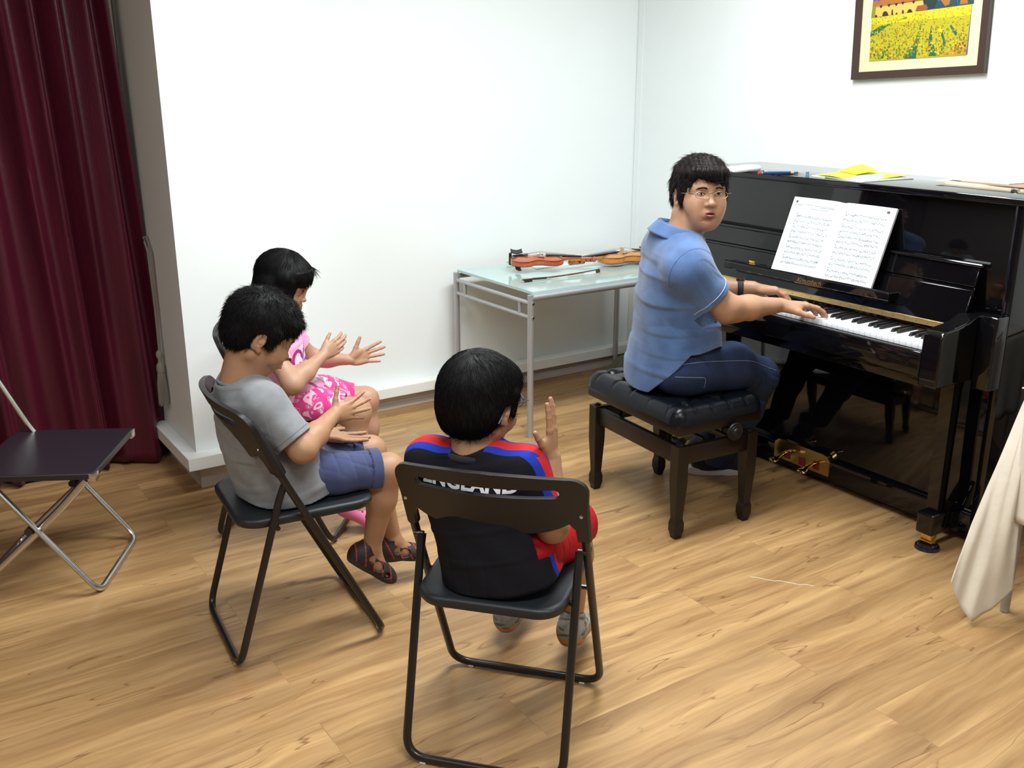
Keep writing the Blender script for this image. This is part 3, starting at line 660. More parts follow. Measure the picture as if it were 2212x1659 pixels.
    md=f.modifiers.new('b','BEVEL'); md.width=.0025; md.segments=2; md.limit_method='ANGLE'
    o=part('fold_edge',MB().prism(*bar(1.818,3.128,.97,1.03,-.006,.024)),par=t); md=o.modifiers.new('b','BEVEL'); md.width=.006; md.segments=3
    hb=MB().prism(*bar(1.835,3.112,-.085,.012,.010,.0165)).tube([(fb(.0,.0165).x,1.835,fb(.0,.0165).z),(fb(.0,.0165).x,3.112,fb(.0,.0165).z)],.0028,10)
    part('brass_hinge',hb,M['brass_hinge'])
    for i in range(27):
        mb=MB(); y=1.86+i*.046; p=fb(-.05,.0166); mb.lathe([(.0019,0),(.0019,.0006)],8,Matrix.Translation((p.x,y,p.z))@Matrix.Rotation(-PI/2-.32,4,'Y'))
        part('hinge_screw',mb,M['rubber'])
    # music shelf (folded out of the fallboard)
    sp=lambda y:[(2.988,y,.845),(2.985,y,.848),(2.985,y,.873),(3.062,y,.873),(3.057,y,.842),(3.045,y,.838)]
    mb=MB().prism(sp(2.098),(0,.80,0))
    sh=part('music_shelf',mb); md=sh.modifiers.new('b','BEVEL'); md.width=.002; md.segments=2; md.limit_method='ANGLE'
    part('shelf_flap',MB().prism([(2.986,2.098,.873),(2.992,2.098,.878),(2.992,2.898,.878),(2.986,2.898,.873)],(.003,0,0)))
    part('page_holder',MB().box((2.995,2.745,.874),(3.018,2.785,.876)).box((3.010,2.748,.875),(3.014,2.782,.890),.001),M['brass'])
    # maker's plate with its script lettering below the shelf
    cu=bpy.data.curves.new('plate_text','FONT'); cu.body='Kreutzbach'; cu.size=.027; cu.extrude=.0004; cu.shear=.45; cu.align_x='CENTER'; cu.space_character=.92
    tmp=bpy.data.objects.new('tmp',cu); C.objects.link(tmp); bpy.context.view_layer.update()
    me=bpy.data.meshes.new_from_object(tmp.evaluated_get(bpy.context.evaluated_depsgraph_get())); bpy.data.objects.remove(tmp)
    mo=bpy.data.objects.new('maker_lettering',me); C.objects.link(mo); mo.parent=t
    R_=Matrix(((0,0,-1),(-1,0,0),(0,1,0)))     # text x -> -Y, text y -> up, normal -> out
    p=Vector((2.9845,0,.8500))
    for v in me.vertices: v.co=R_@v.co+Vector((p.x,2.452,p.z))-t.location
    me.materials.clear(); me.materials.append(mat('dull_gold',(.30,.23,.10),.35,metal=.8))
    part('name_strip',MB().box((2.984,2.384,.8455),(2.9852,2.520,.8470)),M['brass'],smooth=0)
    # legs, toe blocks, casters
    for y in (1.826,3.121):
        l=part('leg',MB().prism([(2.976,y-.026,.60),(3.030,y-.026,.60),(3.030,y+.026,.60),(2.976,y+.026,.60)],(0,0,.035)).add([(2.984,y-.022,.13),(3.024,y-.022,.13),(3.024,y+.022,.13),(2.984,y+.022,.13),(2.980,y-.024,.60),(3.028,y-.024,.60),(3.028,y+.024,.60),(2.980,y+.024,.60)],[(0,3,2,1),(4,5,6,7),(0,1,5,4),(1,2,6,5),(2,3,7,6),(3,0,4,7)]))
        part('toe_block',MB().box((2.950,y-.034,.062),(3.16,y+.034,.142),.009,4))
        c=part('caster',MB().box((2.968,y-.020,.040),(3.004,y+.020,.0615),.002).tube([(2.986,y-.022,.028),(2.986,y+.022,.028)],.013,16),M['brass'])
        cp=MB().lathe([(.020,.016),(.024,.020),(.026,.022),(.032,.019),(.034,.013),(.041,.011),(.0435,.006),(.043,.0),(.02,0)],36,Matrix.Translation((2.986,y,0)))
        part('caster_cup',cp,mat('cup_lacquer',(.012,.010,.016),.12,coat=.5))
    # side skirts down to the floor
    part('side_foot',MB().box((PXF+.02,PYR+.004,.03),(PXB,PYR+.03,.12),.003)); 
    # pedals
    pl=[(3.1,2.648,.098),(3.1,2.648,.165),(3.1,2.628,.182),(3.1,2.60,.184),(3.1,2.40,.184),(3.1,2.378,.180),(3.1,2.362,.162),(3.1,2.362,.098)]
    o=part('pedal_plate',MB().prism([(PXF+.001,y,z-.038) for _,y,z in pl],(.02,0,0)),M['brass'])
    part('pedal_felt',MB().box((PXF-.0005,2.560,.072),(PXF+.001,2.590,.105)),M['red_felt'],smooth=0)
    part('pedal_felt',MB().box((PXF-.0005,2.48,.065),(PXF+.001,2.515,.100)),M['red_felt'],smooth=0); part('pedal_felt',MB().box((PXF-.0005,2.410,.072),(PXF+.001,2.440,.108)),M['red_felt'],smooth=0)
    for y in (2.575,2.425):
        pts=[(3.118,y,.100),(3.085,y,.104),(3.055,y,.098),(3.030,y,.088),(3.005,y,.082),(2.995,y,.081)]
        mb=MB().tube(fillet(pts,.02,4),[.0075]*6+[.009]*4+[.012]*3+[.016,.019,.021,.022,.021,.019,.014,.006][:max(0,len(fillet(pts,.02,4))-13)]+[.006]*max(0,len(fillet(pts,.02,4))-21),14,sq=.35)
        part('pedal',mb,M['brass'],smooth=60)
    return t
piano()

# ------------------------------------------------------------------ sheet music on the shelf
def music_book():
    BL=Vector((3.003,2.660,.8745)); BR=Vector((3.008,2.172,.8745)); TL=Vector((3.108,2.618,1.150)); 
    up=(TL-BL); up.y=0; Hh=up.length; up.normalize(); ydir=Vector((0,-1,0)); Wd=.468; nrm=Vector((-up.z,0,up.x))
    t=thing('music_book','open music book with printed staves leaning on the piano shelf','music book',(3.01,2.41,.8745))
    y_left=2.648
    def pt(u,v,o=0):     # u 0..1 across, v 0..1 up ; gutter dips
        gx=u-.5; g=-.010*math.exp(-(gx/.035)**2)+.004*math.sin(PI*min(1,abs(gx)*2))
        y=y_left-Wd*u
        top=Hh*(1-.0)
        p=Vector((3.003,y,.8748))+up*(v*top)+nrm*(.010+g+o)
        return p
    mb=MB().grid(lambda u,v: pt(u,v),61,8)
    obj('open_page',mb,M['paper'],t,world=True,smooth=70)
    # page blocks under the pages
    mb=MB().grid(lambda u,v: pt(.5+.5*u,v,-.0008-.0*u),30,4)
    A=[pt(.505,0,-.001),pt(.999,0,-.001),pt(.999,1,-.001),pt(.505,1,-.001)]
    mb=MB().prism(A,-nrm*.009); A=[pt(.001,0,-.001),pt(.495,0,-.001),pt(.495,1,-.001),pt(.001,1,-.001)]; mb.prism(A,-nrm*.0035)
    obj('page_block',mb,mat('page_edge',(.78,.79,.82),.7,bump=(600,.3,2,(1,1,.05))),t,world=True,smooth=0)
    ink=MB(); fine=MB(); r=random.Random(4)
    def rect(mb_,u0,v0,u1,v1,o=.0012):
        n=max(1,int((u1-u0)/.06)); 
        for i in range(n):
            a=u0+(u1-u0)*i/n; b_=u0+(u1-u0)*(i+1)/n
            mb_.add([pt(a,v0,o),pt(b_,v0,o),pt(b_,v1,o),pt(a,v1,o)],[(0,1,2,3)])
    def staff(u0,u1,v):
        for k in range(5): rect(fine,u0,v+k*.0068,u1,v+k*.0068+.0021)
        u=u0+.012
        rect(ink,u0,v-.002,u0+.004,v+.03)
        while u<u1-.008:
            vv=v+r.uniform(-.004,.026); rect(ink if r.random()<.5 else fine,u,vv,u+.0062,vv+.0082,.0016)
            if r.random()<.6: rect(fine,u+.0036,vv,u+.0046,vv+.020,.0016)
            if r.random()<.18: rect(ink,u,vv+.019,u+.022,vv+.0225,.0016)
            u+=r.uniform(.010,.020)
    def system(u0,u1,v,bass=True):
        rect(ink,u0-.006,v+.040,u0+.004,v+.052); staff(u0,u1,v)
        if bass: staff(u0-.004,u1,v-.066)
        rect(fine,u1,v-.066,u1+.0012,v+.03)
    for i in range(5): system(.085,.445,.735-.142*i)
    for v in (.855,.700): system(.560,.945,v-.02)
    for v in (.525,.385): system(.560,.945,v+.02)
    for v in (.235,.085): system(.560,.945,v+.02)
    rect(ink,.035,.925,.057,.955,.0014); rect(ink,.925,.925,.950,.955,.0014)
    for (a,b_,v) in ((.03,.22,.905),(.03,.09,.89),(.24,.44,.90),(.30,.42,.885),(.22,.40,.855)):
        u=a
        while u<b_: L_=r.uniform(.006,.02); rect(fine,u,v,u+L_,v+.008,.0014); u+=L_+.004
    rect(ink,.70,.022,.715,.028,.0014)
    obj('printed_notes',ink,M['ink'],t,world=True,smooth=0); obj('staff_lines',fine,M['ink_light'],t,world=True,smooth=0)
music_book()

# ------------------------------------------------------------------ things on the piano lid
def lid_things():
    z=PZ+.0005
    # white remote control, domed
    t=thing('remote_control','white rounded remote control on the left end of the piano lid','remote control',(3.095,2.925,z),math.radians(8))
    mb=MB(); ring=rrect(.185,.060,.022,6); vv=[];fs=[];prof=[(.94,0),(1,.003),(1,.012),(.96,.018),(.82,.022)]
    for s,h in prof: vv+=[(x*s,y*s,h) for x,y in ring]
    m=len(ring)
    for i in range(len(prof)-1):
        for q in range(m): fs.append((i*m+q,i*m+(q+1)%m,(i+1)*m+(q+1)%m,(i+1)*m+q))
    fs+=[tuple(range(m))[::-1],tuple((len(prof)-1)*m+q for q in range(m))]
    obj('shell',mb.add(vv,fs),M['white_plastic'],t,smooth=60)
    obj('display',MB().box((-.06,-.016,.0215),(-.01,.016,.0226),.0005),mat('lcd_grey',(.30,.33,.32),.2),t)
    def stick(name,label,cat,a,b_,parts,grp):
        a=Vector((*a,z)); b_=Vector((*b_,z)); L_=(b_-a).length; ang=math.atan2(b_.y-a.y,b_.x-a.x)
        t=thing(name,label,cat,a,ang,grp)
        for nm,(s0,s1,r0,r1,m) in parts.items():
            rm=max(v[2] for v in parts.values())
            obj(nm,MB().tube([(L_*s0,0,rm),(L_*s1,0,rm)],[r0,r1],10),m,t)
        return t
    blue=mat('blue_paint',(.012,.045,.13),.3); red=mat('red_plastic',(.42,.012,.015),.35); wood=mat('bare_wood',(.55,.28,.12),.6); teal=mat('teal_plastic',(.02,.10,.16),.35); sil=mat('silver_plastic',(.6,.6,.62),.3)
    stick('pen','dark blue pen with red end on the piano lid','pen',(3.019,2.774),(3.168,2.700),{'barrel':(.09,.80,.0062,.0062,blue),'red_end':(0,.08,.0068,.0068,red),'ring':(.08,.09,.0065,.0065,sil),'collar':(.80,.88,.006,.005,wood),'tip':(.88,.985,.0035,.0045,teal)},'pens on the piano lid')
    stick('pencil','slim dark blue pencil lying just behind the red-ended pen on the piano lid','pencil',(3.055,2.785),(3.200,2.712),{'barrel':(.0,.85,.0036,.0036,blue),'tip':(.85,1,.0036,.0008,wood)},'pens on the piano lid')
    stick('pen','short black pen beside the white remote on the piano lid','pen',(3.055,2.862),(3.135,2.83),{'barrel':(0,.8,.004,.004,M['rubber']),'tip':(.8,1,.003,.001,sil)},'pens on the piano lid')
    # small metal-and-teal sharpener
    t=thing('pencil_sharpener','small teal pencil sharpener on the piano lid between pens and yellow sheets','sharpener',(3.115,2.610,z),.6)
    obj('body',MB().prism([(-.010,-.006,0),(.010,-.006,0),(.004,-.006,.019),(-.004,-.006,.019)],(0,.012,0)),teal,t)
    obj('blade',MB().box((.012,-.005,0),(.024,.005,.007),.001),M['chrome'],t)
    # yellow sheets
    t=thing('yellow_sheets','bright yellow folded sheets lying on the middle of the piano lid','paper',(3.27,2.45,z))
    pts=[(3.155,2.605),(3.112,2.355),(3.40,2.365),(3.47,2.62)]
    mb=MB()
    def ys(u,v):
        a=Vector((*pts[0],0)); b_=Vector((*pts[1],0)); c=Vector((*pts[2],0)); d=Vector((*pts[3],0))
        p=a*(1-u)*(1-v)+b_*u*(1-v)+c*u*v+d*(1-u)*v
        p.z=z+.005+.004*math.sin(5*u+3*v)+(.012*max(0,v-.6)*(1-u)); return p
    obj('top_sheet',MB().grid(ys,16,16),M['yellow_paper'],t,world=True,solid=.001,smooth=80)
    obj('folded_flap',MB().grid(lambda u,v: ys(u*.42,.45+.5*v)+Vector((0,0,.004+.030*v*(1-u*.3)-.012*v*v)),10,10),M['yellow_paper'],t,world=True,solid=.001,smooth=80)
    obj('under_sheet',MB().prism([(3.145,2.615,z),(3.104,2.345,z),(3.39,2.330,z),(3.40,2.60,z)],(0,0,.003)),M['paper'],t,world=True,smooth=0)
    obj('dark_sheet',MB().prism([(3.13,2.54,z+.003),(3.107,2.352,z+.003),(3.39,2.335,z+.003),(3.40,2.50,z+.003)],(0,0,.0015)),mat('grey_paper',(.30,.31,.34),.7),t,world=True,smooth=0)
    # stack of beige papers near the right end
    t=thing('paper_stack','stack of worn beige papers and folders on the right end of the piano lid','papers',(3.35,1.95,z))
    lay=[([(3.265,2.135),(3.245,1.80),(3.47,1.79),(3.50,2.12)],.004,(.42,.36,.27)),([(3.27,2.12),(3.255,1.82),(3.46,1.80),(3.48,2.10)],.006,(.56,.50,.40)),([(3.275,2.16),(3.28,1.86),(3.49,1.88),(3.46,2.17)],.003,(.62,.58,.50)),([(3.285,2.07),(3.262,1.79),(3.45,1.775),(3.47,2.05)],.003,(.34,.22,.13)),([(3.295,2.13),(3.30,1.90),(3.47,1.89),(3.47,2.14)],.003,(.66,.62,.53))]
    h=z
    for i,(p,th,c) in enumerate(lay):
        obj('paper',MB().prism([(x,y,h) for x,y in p],(0,0,th)),mat('worn_paper',c,.75,var=(9,.08)),t,world=True,smooth=0); h+=th+.0004
    obj('clip',MB().box((3.245,1.835,z),(3.270,1.860,z+.012),.002),M['chrome'],t,world=True)
lid_things()

# ------------------------------------------------------------------ tufted bench
def bench():
    t=thing('piano_bench','dark wooden piano bench with tufted black leather cushion','bench',(2.478,2.633,0),-.079)
    W=M['bench_wood']
    HX,HY=.160,.262
    for sx in (-1,1):
        for sy in (-1,1):
            cx,cy=sx*HX,sy*HY
            lv=[(.358,.0235),(.22,.0235),(.085,.0165),(.075,.0165),(.060,.0205),(.030,.0205),(.006,.0145),(.0,.0145)]
            # square section with inner taper
            vv=[];fs=[]
            for z,h in lv:
                ox=-sx*(h-.0235)*.0; 
                vv+=[(cx-h,cy-h,z),(cx+h,cy-h,z),(cx+h,cy+h,z),(cx-h,cy+h,z)]
            for i in range(len(lv)-1):
                for q in range(4): fs.append((i*4+q,i*4+(q+1)%4,(i+1)*4+(q+1)%4,(i+1)*4+q))
            fs+=[(0,1,2,3),tuple((len(lv)-1)*4+q for q in (3,2,1,0))]
            l=obj('leg',MB().add(vv,fs),W,t,smooth=0); md=l.modifiers.new('b','BEVEL'); md.width=.002; md.segments=2; md.limit_method='ANGLE'; md.angle_limit=.2
            obj('bolt_cap',MB().lathe([(.013,0),(.013,.004),(.008,.008),(.001,.009)],16,Matrix.Translation((cx,cy,.358))),M['black_metal'],l)
    for sx in (-1,1): obj('apron',MB().box((sx*HX-.011,-HY+.02,.285),(sx*HX+.011,HY-.02,.352),.002),W,t)
    for sy in (-1,1): obj('apron',MB().box((-HX+.02,sy*HY-.011,.285),(HX-.02,sy*HY+.011,.352),.002),W,t)
    # lift mechanism
    mb=MB().tube([(0,-.20,.335),(0,.20,.335)],.007,10)
    for s in (-1,1):
        for y in (-.15,.15): mb.box((s*.12-.004,y-.012,.33),(s*.12+.004,y+.012,.405),.001)
        mb.box((s*.12-.008,-.22,.315),(s*.12+.008,.22,.328),.002)
    obj('lift_mechanism',mb,M['black_metal'],t)
    obj('seat_tray',MB().box((-.193,-.283,.400),(.193,.283,.440),.003),W,t)
    # knob on the short end nearest the camera
    kn=Matrix.Translation((.060,-.284,.382))@Matrix.Rotation(PI/2,4,'X')
    obj('height_knob',MB().lathe([(.008,-.03),(.008,.006),(.032,.006),(.034,.012),(.032,.018),(.024,.017),(.023,.020),(.015,.020),(.013,.024),(.004,.026)],28,kn),M['black_plastic'],t)
    # cushion
    NX,NY=84,120; LX,LY=.205,.296
    tf=[]
    for j in range(4):
        n=5 if j%2==0 else 4
        for i in range(n): tf.append((-.115+.0767*j,(i-(n-1)/2)*.112))
    def prof(x,y):
        Rc=.050; qx=max(0,abs(x)-(LX-Rc)); qy=max(0,abs(y)-(LY-Rc))
        de=Rc-math.hypot(qx,qy) if (qx>0 and qy>0) else min(LX-abs(x),LY-abs(y))
        e=math.sqrt(max(0,1-(1-min(1,max(0,de)/.040))**2))
        h=.058*e+.006*min(1,max(0,de)/.12)
        d=0
        for (a,b_) in tf:
            r2=(x-a)**2+(y-b_)**2; d=max(d,.027*math.exp(-r2/(2*.014**2)))
        # folds between neighbouring buttons
        f_=0
        for i,(a,b_) in enumerate(tf):
            for (c,dd) in tf[i+1:]:
                L2=(a-c)**2+(b_-dd)**2
                if L2<.0100 and abs(a-c)>.01:
                    tt=((x-a)*(c-a)+(y-b_)*(dd-b_))/L2
                    if -.02<tt<1.02:
                        dist=abs((x-a)*(dd-b_)-(y-b_)*(c-a))/math.sqrt(L2); f_=max(f_,.0105*math.exp(-(dist/.008)**2))
        for (a,b_) in tf:       # outer pleats to the rim
            if abs(b_)>.2 or abs(a)>.11:
                pass
        for (a,b_) in tf:
            if abs(a)>.1:
                if (x-a)*a>0: f_=max(f_,.005*math.exp(-((y-b_)/.006)**2)*e)
        rows={}
        for (a,b_) in tf:
            if abs(b_)>.16 and (y-b_)*b_>0: f_=max(f_,.005*math.exp(-((x-a)/.006)**2)*e)
        sit=-.006*math.exp(-(x*x/.02+(y-.02)**2/.05))
        return h-(d+f_)*min(1,e*1.2)+sit*e
    def fn(u,v):
        x=LX*math.sin((u*2-1)*PI/2)**1 if False else LX*(2*u-1); y=LY*(2*v-1)
        # denser sampling at the rim
        x=LX*math.sin(PI/2*(2*u-1)) *.5+ LX*(2*u-1)*.5; y=LY*math.sin(PI/2*(2*v-1))*.5+LY*(2*v-1)*.5
        Rc=.050; qx=abs(x)-(LX-Rc); qy=abs(y)-(LY-Rc)
        if qx>0 and qy>0 and math.hypot(qx,qy)>Rc:
            k=Rc/math.hypot(qx,qy); x=math.copysign(LX-Rc+qx*k,x); y=math.copysign(LY-Rc+qy*k,y)
        return Vector((x,y,.4405+prof(x,y)))
    mb=MB().grid(fn,NX,NY)
    cu=obj('cushion',mb,M['leather'],t,smooth=80)
    for (a,b_) in tf: obj('button',MB().lathe([(.007,0),(.0065,.002),(.003,.0038),(.0005,.0042)],12,Matrix.Translation((a,b_,.441+prof(a,b_)-.0005))),M['leather'],cu)
bench()

# ------------------------------------------------------------------ table with a cream cloth at the right edge
def cloth_table():
    t=thing('side_table','grey-legged table at the right picture edge, under a cream cloth','table',(3.2,.95,0))
    t.location=(3.2,.95,0)
    T=(2.79,.50,3.55,1.43)
    obj('tabletop',MB().box((T[0]-.02,T[1]-.02,.700),(T[2],T[3]+.02,.728),.004),mat('table_board',(.35,.33,.30),.5),t,world=True)
    for x,y in ((2.80,1.425),(2.80,.52),(3.52,1.425),(3.52,.52)):
        obj('leg',MB().tube([(x,y,.002),(x,y,.70)],.014,14),M['silver_paint'],t,world=True)
    return t
cloth_table()
def table_cloth():
    # world-space drape: the top lies on the table, the front corner falls as a long pointed fold
    zt=.7300
    mb=MB()
    def poly(pts,t):
        s=t*(len(pts)-1); i=min(len(pts)-2,int(s)); return Vector(pts[i]).lerp(Vector(pts[i+1]),s-i)
    Lp=[(2.905,1.50,zt),(2.86,1.50,.655),(2.79,1.50,.53),(2.735,1.505,.41),(2.68,1.505,.29),(2.59,1.49,.135)]
    Rp=[(2.81,1.44,zt),(2.80,1.435,.62),(2.785,1.425,.50),(2.765,1.41,.35),(2.752,1.392,.21),(2.757,1.387,.105)]
    Hp=[(2.59,1.49,.135),(2.600,1.475,.090),(2.615,1.458,.050),(2.637,1.440,.016),(2.690,1.412,.045),(2.757,1.387,.105)]
    def drop(u,v):
        """u across the hanging corner, v from the table edge down to the hem"""
        p=poly(Lp,v).lerp(poly(Rp,v),u)
        p+=(poly(Hp,u)-Vector(Hp[0]).lerp(Vector(Hp[-1]),u))*v**4
        n=Vector((-.64,-.76,0))
        p+=n*(.035*math.sin(PI*u)*math.sin(PI*min(1,v*1.1))+.009*math.sin(7.5*u+2.2*v+1)*math.sin(PI*u)*(.3+v)+.004*math.sin(19*u-9*v))
        return p
    mb.grid(drop,40,60)
    def second(u,v):
        a=Vector((2.775,1.450,zt)).lerp(Vector((2.755,.5,zt)),u); b_=Vector((2.748,1.418,.330)).lerp(Vector((2.72,.5,.34)),u)
        p=a.lerp(b_,v); p+=Vector((-.014,0,0))*math.sin(u*26)*v; return p
    mb.grid(second,60,20)
    mb.grid(lambda u,v: Vector((2.76+.80*u,.47+.99*v,zt+.001)),4,4)
    def far(u,v):
        a=Vector((2.985,1.455,zt)).lerp(Vector((3.56,1.455,zt)),u); b_=Vector((2.96,1.50,.40)).lerp(Vector((3.56,1.48,.36)),u)
        p=a.lerp(b_,v); p+=Vector((0,.012,0))*math.sin(u*22)*v; return p
    mb.grid(far,30,12)
    obj('tablecloth',mb,M['cloth'],smooth=80,solid=.003,label='cream cloth draped over the table at the right picture edge, one corner near the floor',cat='tablecloth')
table_cloth()
# small litter on the floor
obj('floor_thread',MB().tube([(2.30+.016*i,2.02-.02*i+.006*math.sin(i*1.9),.0012) for i in range(9)],.0011,6),mat('thread_white',(.8,.78,.72),.8),label='thin white thread on the wooden floor in front of the bench',cat='thread')

# ================================================================== people: soft bodies grown from blended volumes
V3 = lambda p: np.array(p, dtype=np.float64)
def nrm(v): v=V3(v); return v/np.linalg.norm(v)
class Sdf:
    """a sampled distance volume; shapes are blended in, the surface is pulled out as quads"""
    def __init__(s, lo, hi, h):
        s.lo=V3(lo); s.h=h; s.n=np.ceil((V3(hi)-s.lo)/h).astype(int)+1
        s.F=np.full(tuple(s.n),.5,dtype=np.float32)
    def sub(s, lo, hi):
        a=np.clip(np.floor((lo-s.lo)/s.h).astype(int),0,s.n-1); b=np.clip(np.ceil((hi-s.lo)/s.h).astype(int)+1,0,s.n)
        if np.any(b<=a): return None
        sl=tuple(slice(a[i],b[i]) for i in range(3))
        P=[(s.lo[i]+s.h*np.arange(a[i],b[i])).astype(np.float32) for i in range(3)]
        return sl, P[0][:,None,None],P[1][None,:,None],P[2][None,None,:]
    def put(s, sl, D, k, op):
        F=s.F[sl]
        if op=='u':
            if k>0: h=np.maximum(k-np.abs(F-D),0)/k; R=np.minimum(F,D)-h*h*k*.25
            else: R=np.minimum(F,D)
        elif op=='s':
            D=-D
            if k>0: h=np.maximum(k-np.abs(F-D),0)/k; R=np.maximum(F,D)+h*h*k*.25
            else: R=np.maximum(F,D)
        s.F[sl]=R
    def cap(s, a, b, ra, rb=None, k=.01, op='u', flat=None):
        """tapered capsule; flat=(axis,factor) squeezes the section along axis"""
        a=V3(a); b=V3(b); rb=ra if rb is None else rb; m=max(ra,rb)+2*k+3*s.h
        q=s.sub(np.minimum(a,b)-m,np.maximum(a,b)+m)
        if q is None: return s
        sl,X,Y,Z=q; d=b-a; L2=float(d@d)+1e-12
        x,y,z=X-a[0],Y-a[1],Z-a[2]
        t=np.clip((x*d[0]+y*d[1]+z*d[2])/L2,0,1)
        x,y,z=x-t*d[0],y-t*d[1],z-t*d[2]
        if flat is not None:
            n=nrm(flat[0]); f=flat[1]; c=(x*n[0]+y*n[1]+z*n[2])*(1/f-1)
            x,y,z=x+c*n[0],y+c*n[1],z+c*n[2]
        D=np.sqrt(x*x+y*y+z*z)-(ra+(rb-ra)*t)
        if flat is not None: D=D*(.5+.5*flat[1])
        s.put(sl,D,k,op); return s
    def chain(s, pts, rr, k=.01, op='u', flat=None):
        for i in range(len(pts)-1): s.cap(pts[i],pts[i+1],rr[i],rr[i+1],k,op,flat)
        return s
    def ell(s, c, r, k=.01, op='u', R=None):
        c=V3(c); r=V3(r); R=np.eye(3) if R is None else R
        ext=np.sqrt(((R*r)**2).sum(1)); m=2*k+3*s.h
        q=s.sub(c-ext-m,c+ext+m)
        if q is None: return s
        sl,X,Y,Z=q; x,y,z=X-c[0],Y-c[1],Z-c[2]
        p=[(x*R[0,i]+y*R[1,i]+z*R[2,i])/r[i] for i in range(3)]
        k0=np.sqrt(p[0]**2+p[1]**2+p[2]**2); k1=np.sqrt((p[0]/r[0])**2+(p[1]/r[1])**2+(p[2]/r[2])**2)+1e-9
        s.put(sl,k0*(k0-1)/k1,k,op); return s
    def etube(s, c0, c1, u, r0, r1, k=.02, op='u', pw=2.3, cap=1.0):
        """elliptic tube: section half-axes r=(along u, across) blend from c0 to c1"""
        c0=V3(c0); c1=V3(c1); d=c1-c0; L2=float(d@d)+1e-12; dn=d/math.sqrt(L2); u=V3(u); u=nrm(u-dn*(u@dn)); v=np.cross(dn,u)
        m=max(*r0,*r1)*1.05+2*k+3*s.h; q=s.sub(np.minimum(c0,c1)-m,np.maximum(c0,c1)+m)
        if q is None: return s
        sl,X,Y,Z=q; x,y,z=X-c0[0],Y-c0[1],Z-c0[2]
        t=np.clip((x*d[0]+y*d[1]+z*d[2])/L2,0,1)
        x,y,z=x-t*d[0],y-t*d[1],z-t*d[2]
        A=r0[0]+(r1[0]-r0[0])*t; B=r0[1]+(r1[1]-r0[1])*t; mn=np.minimum(A,B)
        e=np.abs((x*u[0]+y*u[1]+z*u[2])/A)**pw+np.abs((x*v[0]+y*v[1]+z*v[2])/B)**pw+np.abs((x*dn[0]+y*dn[1]+z*dn[2])/(mn*cap))**pw
        D=(e**(1/pw)-1)*mn
        s.put(sl,D,k,op); return s
    def plane(s, p, n, k=.002):
        """remove everything on the side n points to"""
        p=V3(p); n=nrm(n); sl,X,Y,Z=s.sub(s.lo,s.lo+s.h*s.n)
        D=(X-p[0])*n[0]+(Y-p[1])*n[1]+(Z-p[2])*n[2]
        s.put(sl,-D,k,'s'); return s
    def warp(s, fn):
        """add a displacement near the surface"""
        sl,X,Y,Z=s.sub(s.lo,s.lo+s.h*s.n)
        s.F+= (fn(X,Y,Z)*(np.abs(s.F)<.05)).astype(np.float32); return s
    def surf(s):
        F=s.F; S=F<0; h=s.h
        nx,ny,nz=F.shape
        c=np.zeros((nx-1,ny-1,nz-1),dtype=np.int8)
        for i in (0,1):
            for j in (0,1):
                for k in (0,1): c+=S[i:nx-1+i,j:ny-1+j,k:nz-1+k]
        act=(c>0)&(c<8); idx=np.full(act.shape,-1,dtype=np.int64); cells=np.argwhere(act); idx[act]=np.arange(len(cells))
        acc=np.zeros((len(cells),3)); cnt=np.zeros(len(cells)); ci,cj,ck=cells.T
        cor={(i,j,k):F[ci+i,cj+j,ck+k].astype(np.float64) for i in (0,1) for j in (0,1) for k in (0,1)}
        for a in [(0,0,0),(1,0,0),(0,1,0),(0,0,1),(1,1,0),(1,0,1),(0,1,1)]:
            for ax in range(3):
                if a[ax]: continue
                b=list(a); b[ax]=1; b=tuple(b); fa,fb=cor[a],cor[b]; m=(fa<0)!=(fb<0)
                t=np.where(m,fa/(fa-fb+1e-20),0); p=np.zeros((len(cells),3)); p[:]=a; p[:,ax]+=t
                acc[m]+=p[m]; cnt[m]+=1
        V=(cells+acc/np.maximum(cnt,1)[:,None])*h+s.lo
        Q=[]
        for ax in range(3):
            o=[i for i in range(3) if i!=ax]
            A=[slice(None)]*3; B=[slice(None)]*3; A[ax]=slice(0,-1); B[ax]=slice(1,None)
            m=S[tuple(A)]!=S[tuple(B)]
            e=np.argwhere(m); e=e[(e[:,o[0]]>0)&(e[:,o[1]]>0)&(e[:,o[0]]<F.shape[o[0]]-1)&(e[:,o[1]]<F.shape[o[1]]-1)]
            if len(e)==0: continue
            fl=S[tuple(e.T)]
            q=[]
            for (p0,p1) in ((1,1),(0,1),(0,0),(1,0)):
                f=e.copy(); f[:,o[0]]-=p0; f[:,o[1]]-=p1; q.append(idx[f[:,0],f[:,1],f[:,2]])
            q=np.stack(q,1)
            if ax==1: fl=~fl
            q[~fl]=q[~fl][:,::-1]
            Q.append(q)
        Q=np.concatenate(Q); Q=Q[(Q>=0).all(1)]
        return V,Q
def smooth_vq(V,Q,it=2,f=.5):
    n=len(V)
    E=np.concatenate([Q[:,[0,1]],Q[:,[1,2]],Q[:,[2,3]],Q[:,[3,0]]]); E=np.concatenate([E,E[:,::-1]])
    cnt=np.bincount(E[:,0],minlength=n)[:,None]
    for _ in range(it):
        for w_ in (f,-f*1.02):
            S=np.stack([np.bincount(E[:,0],weights=V[E[:,1],i],minlength=n) for i in range(3)],1)/np.maximum(cnt,1)
            V=V+(S-V)*w_
    return V
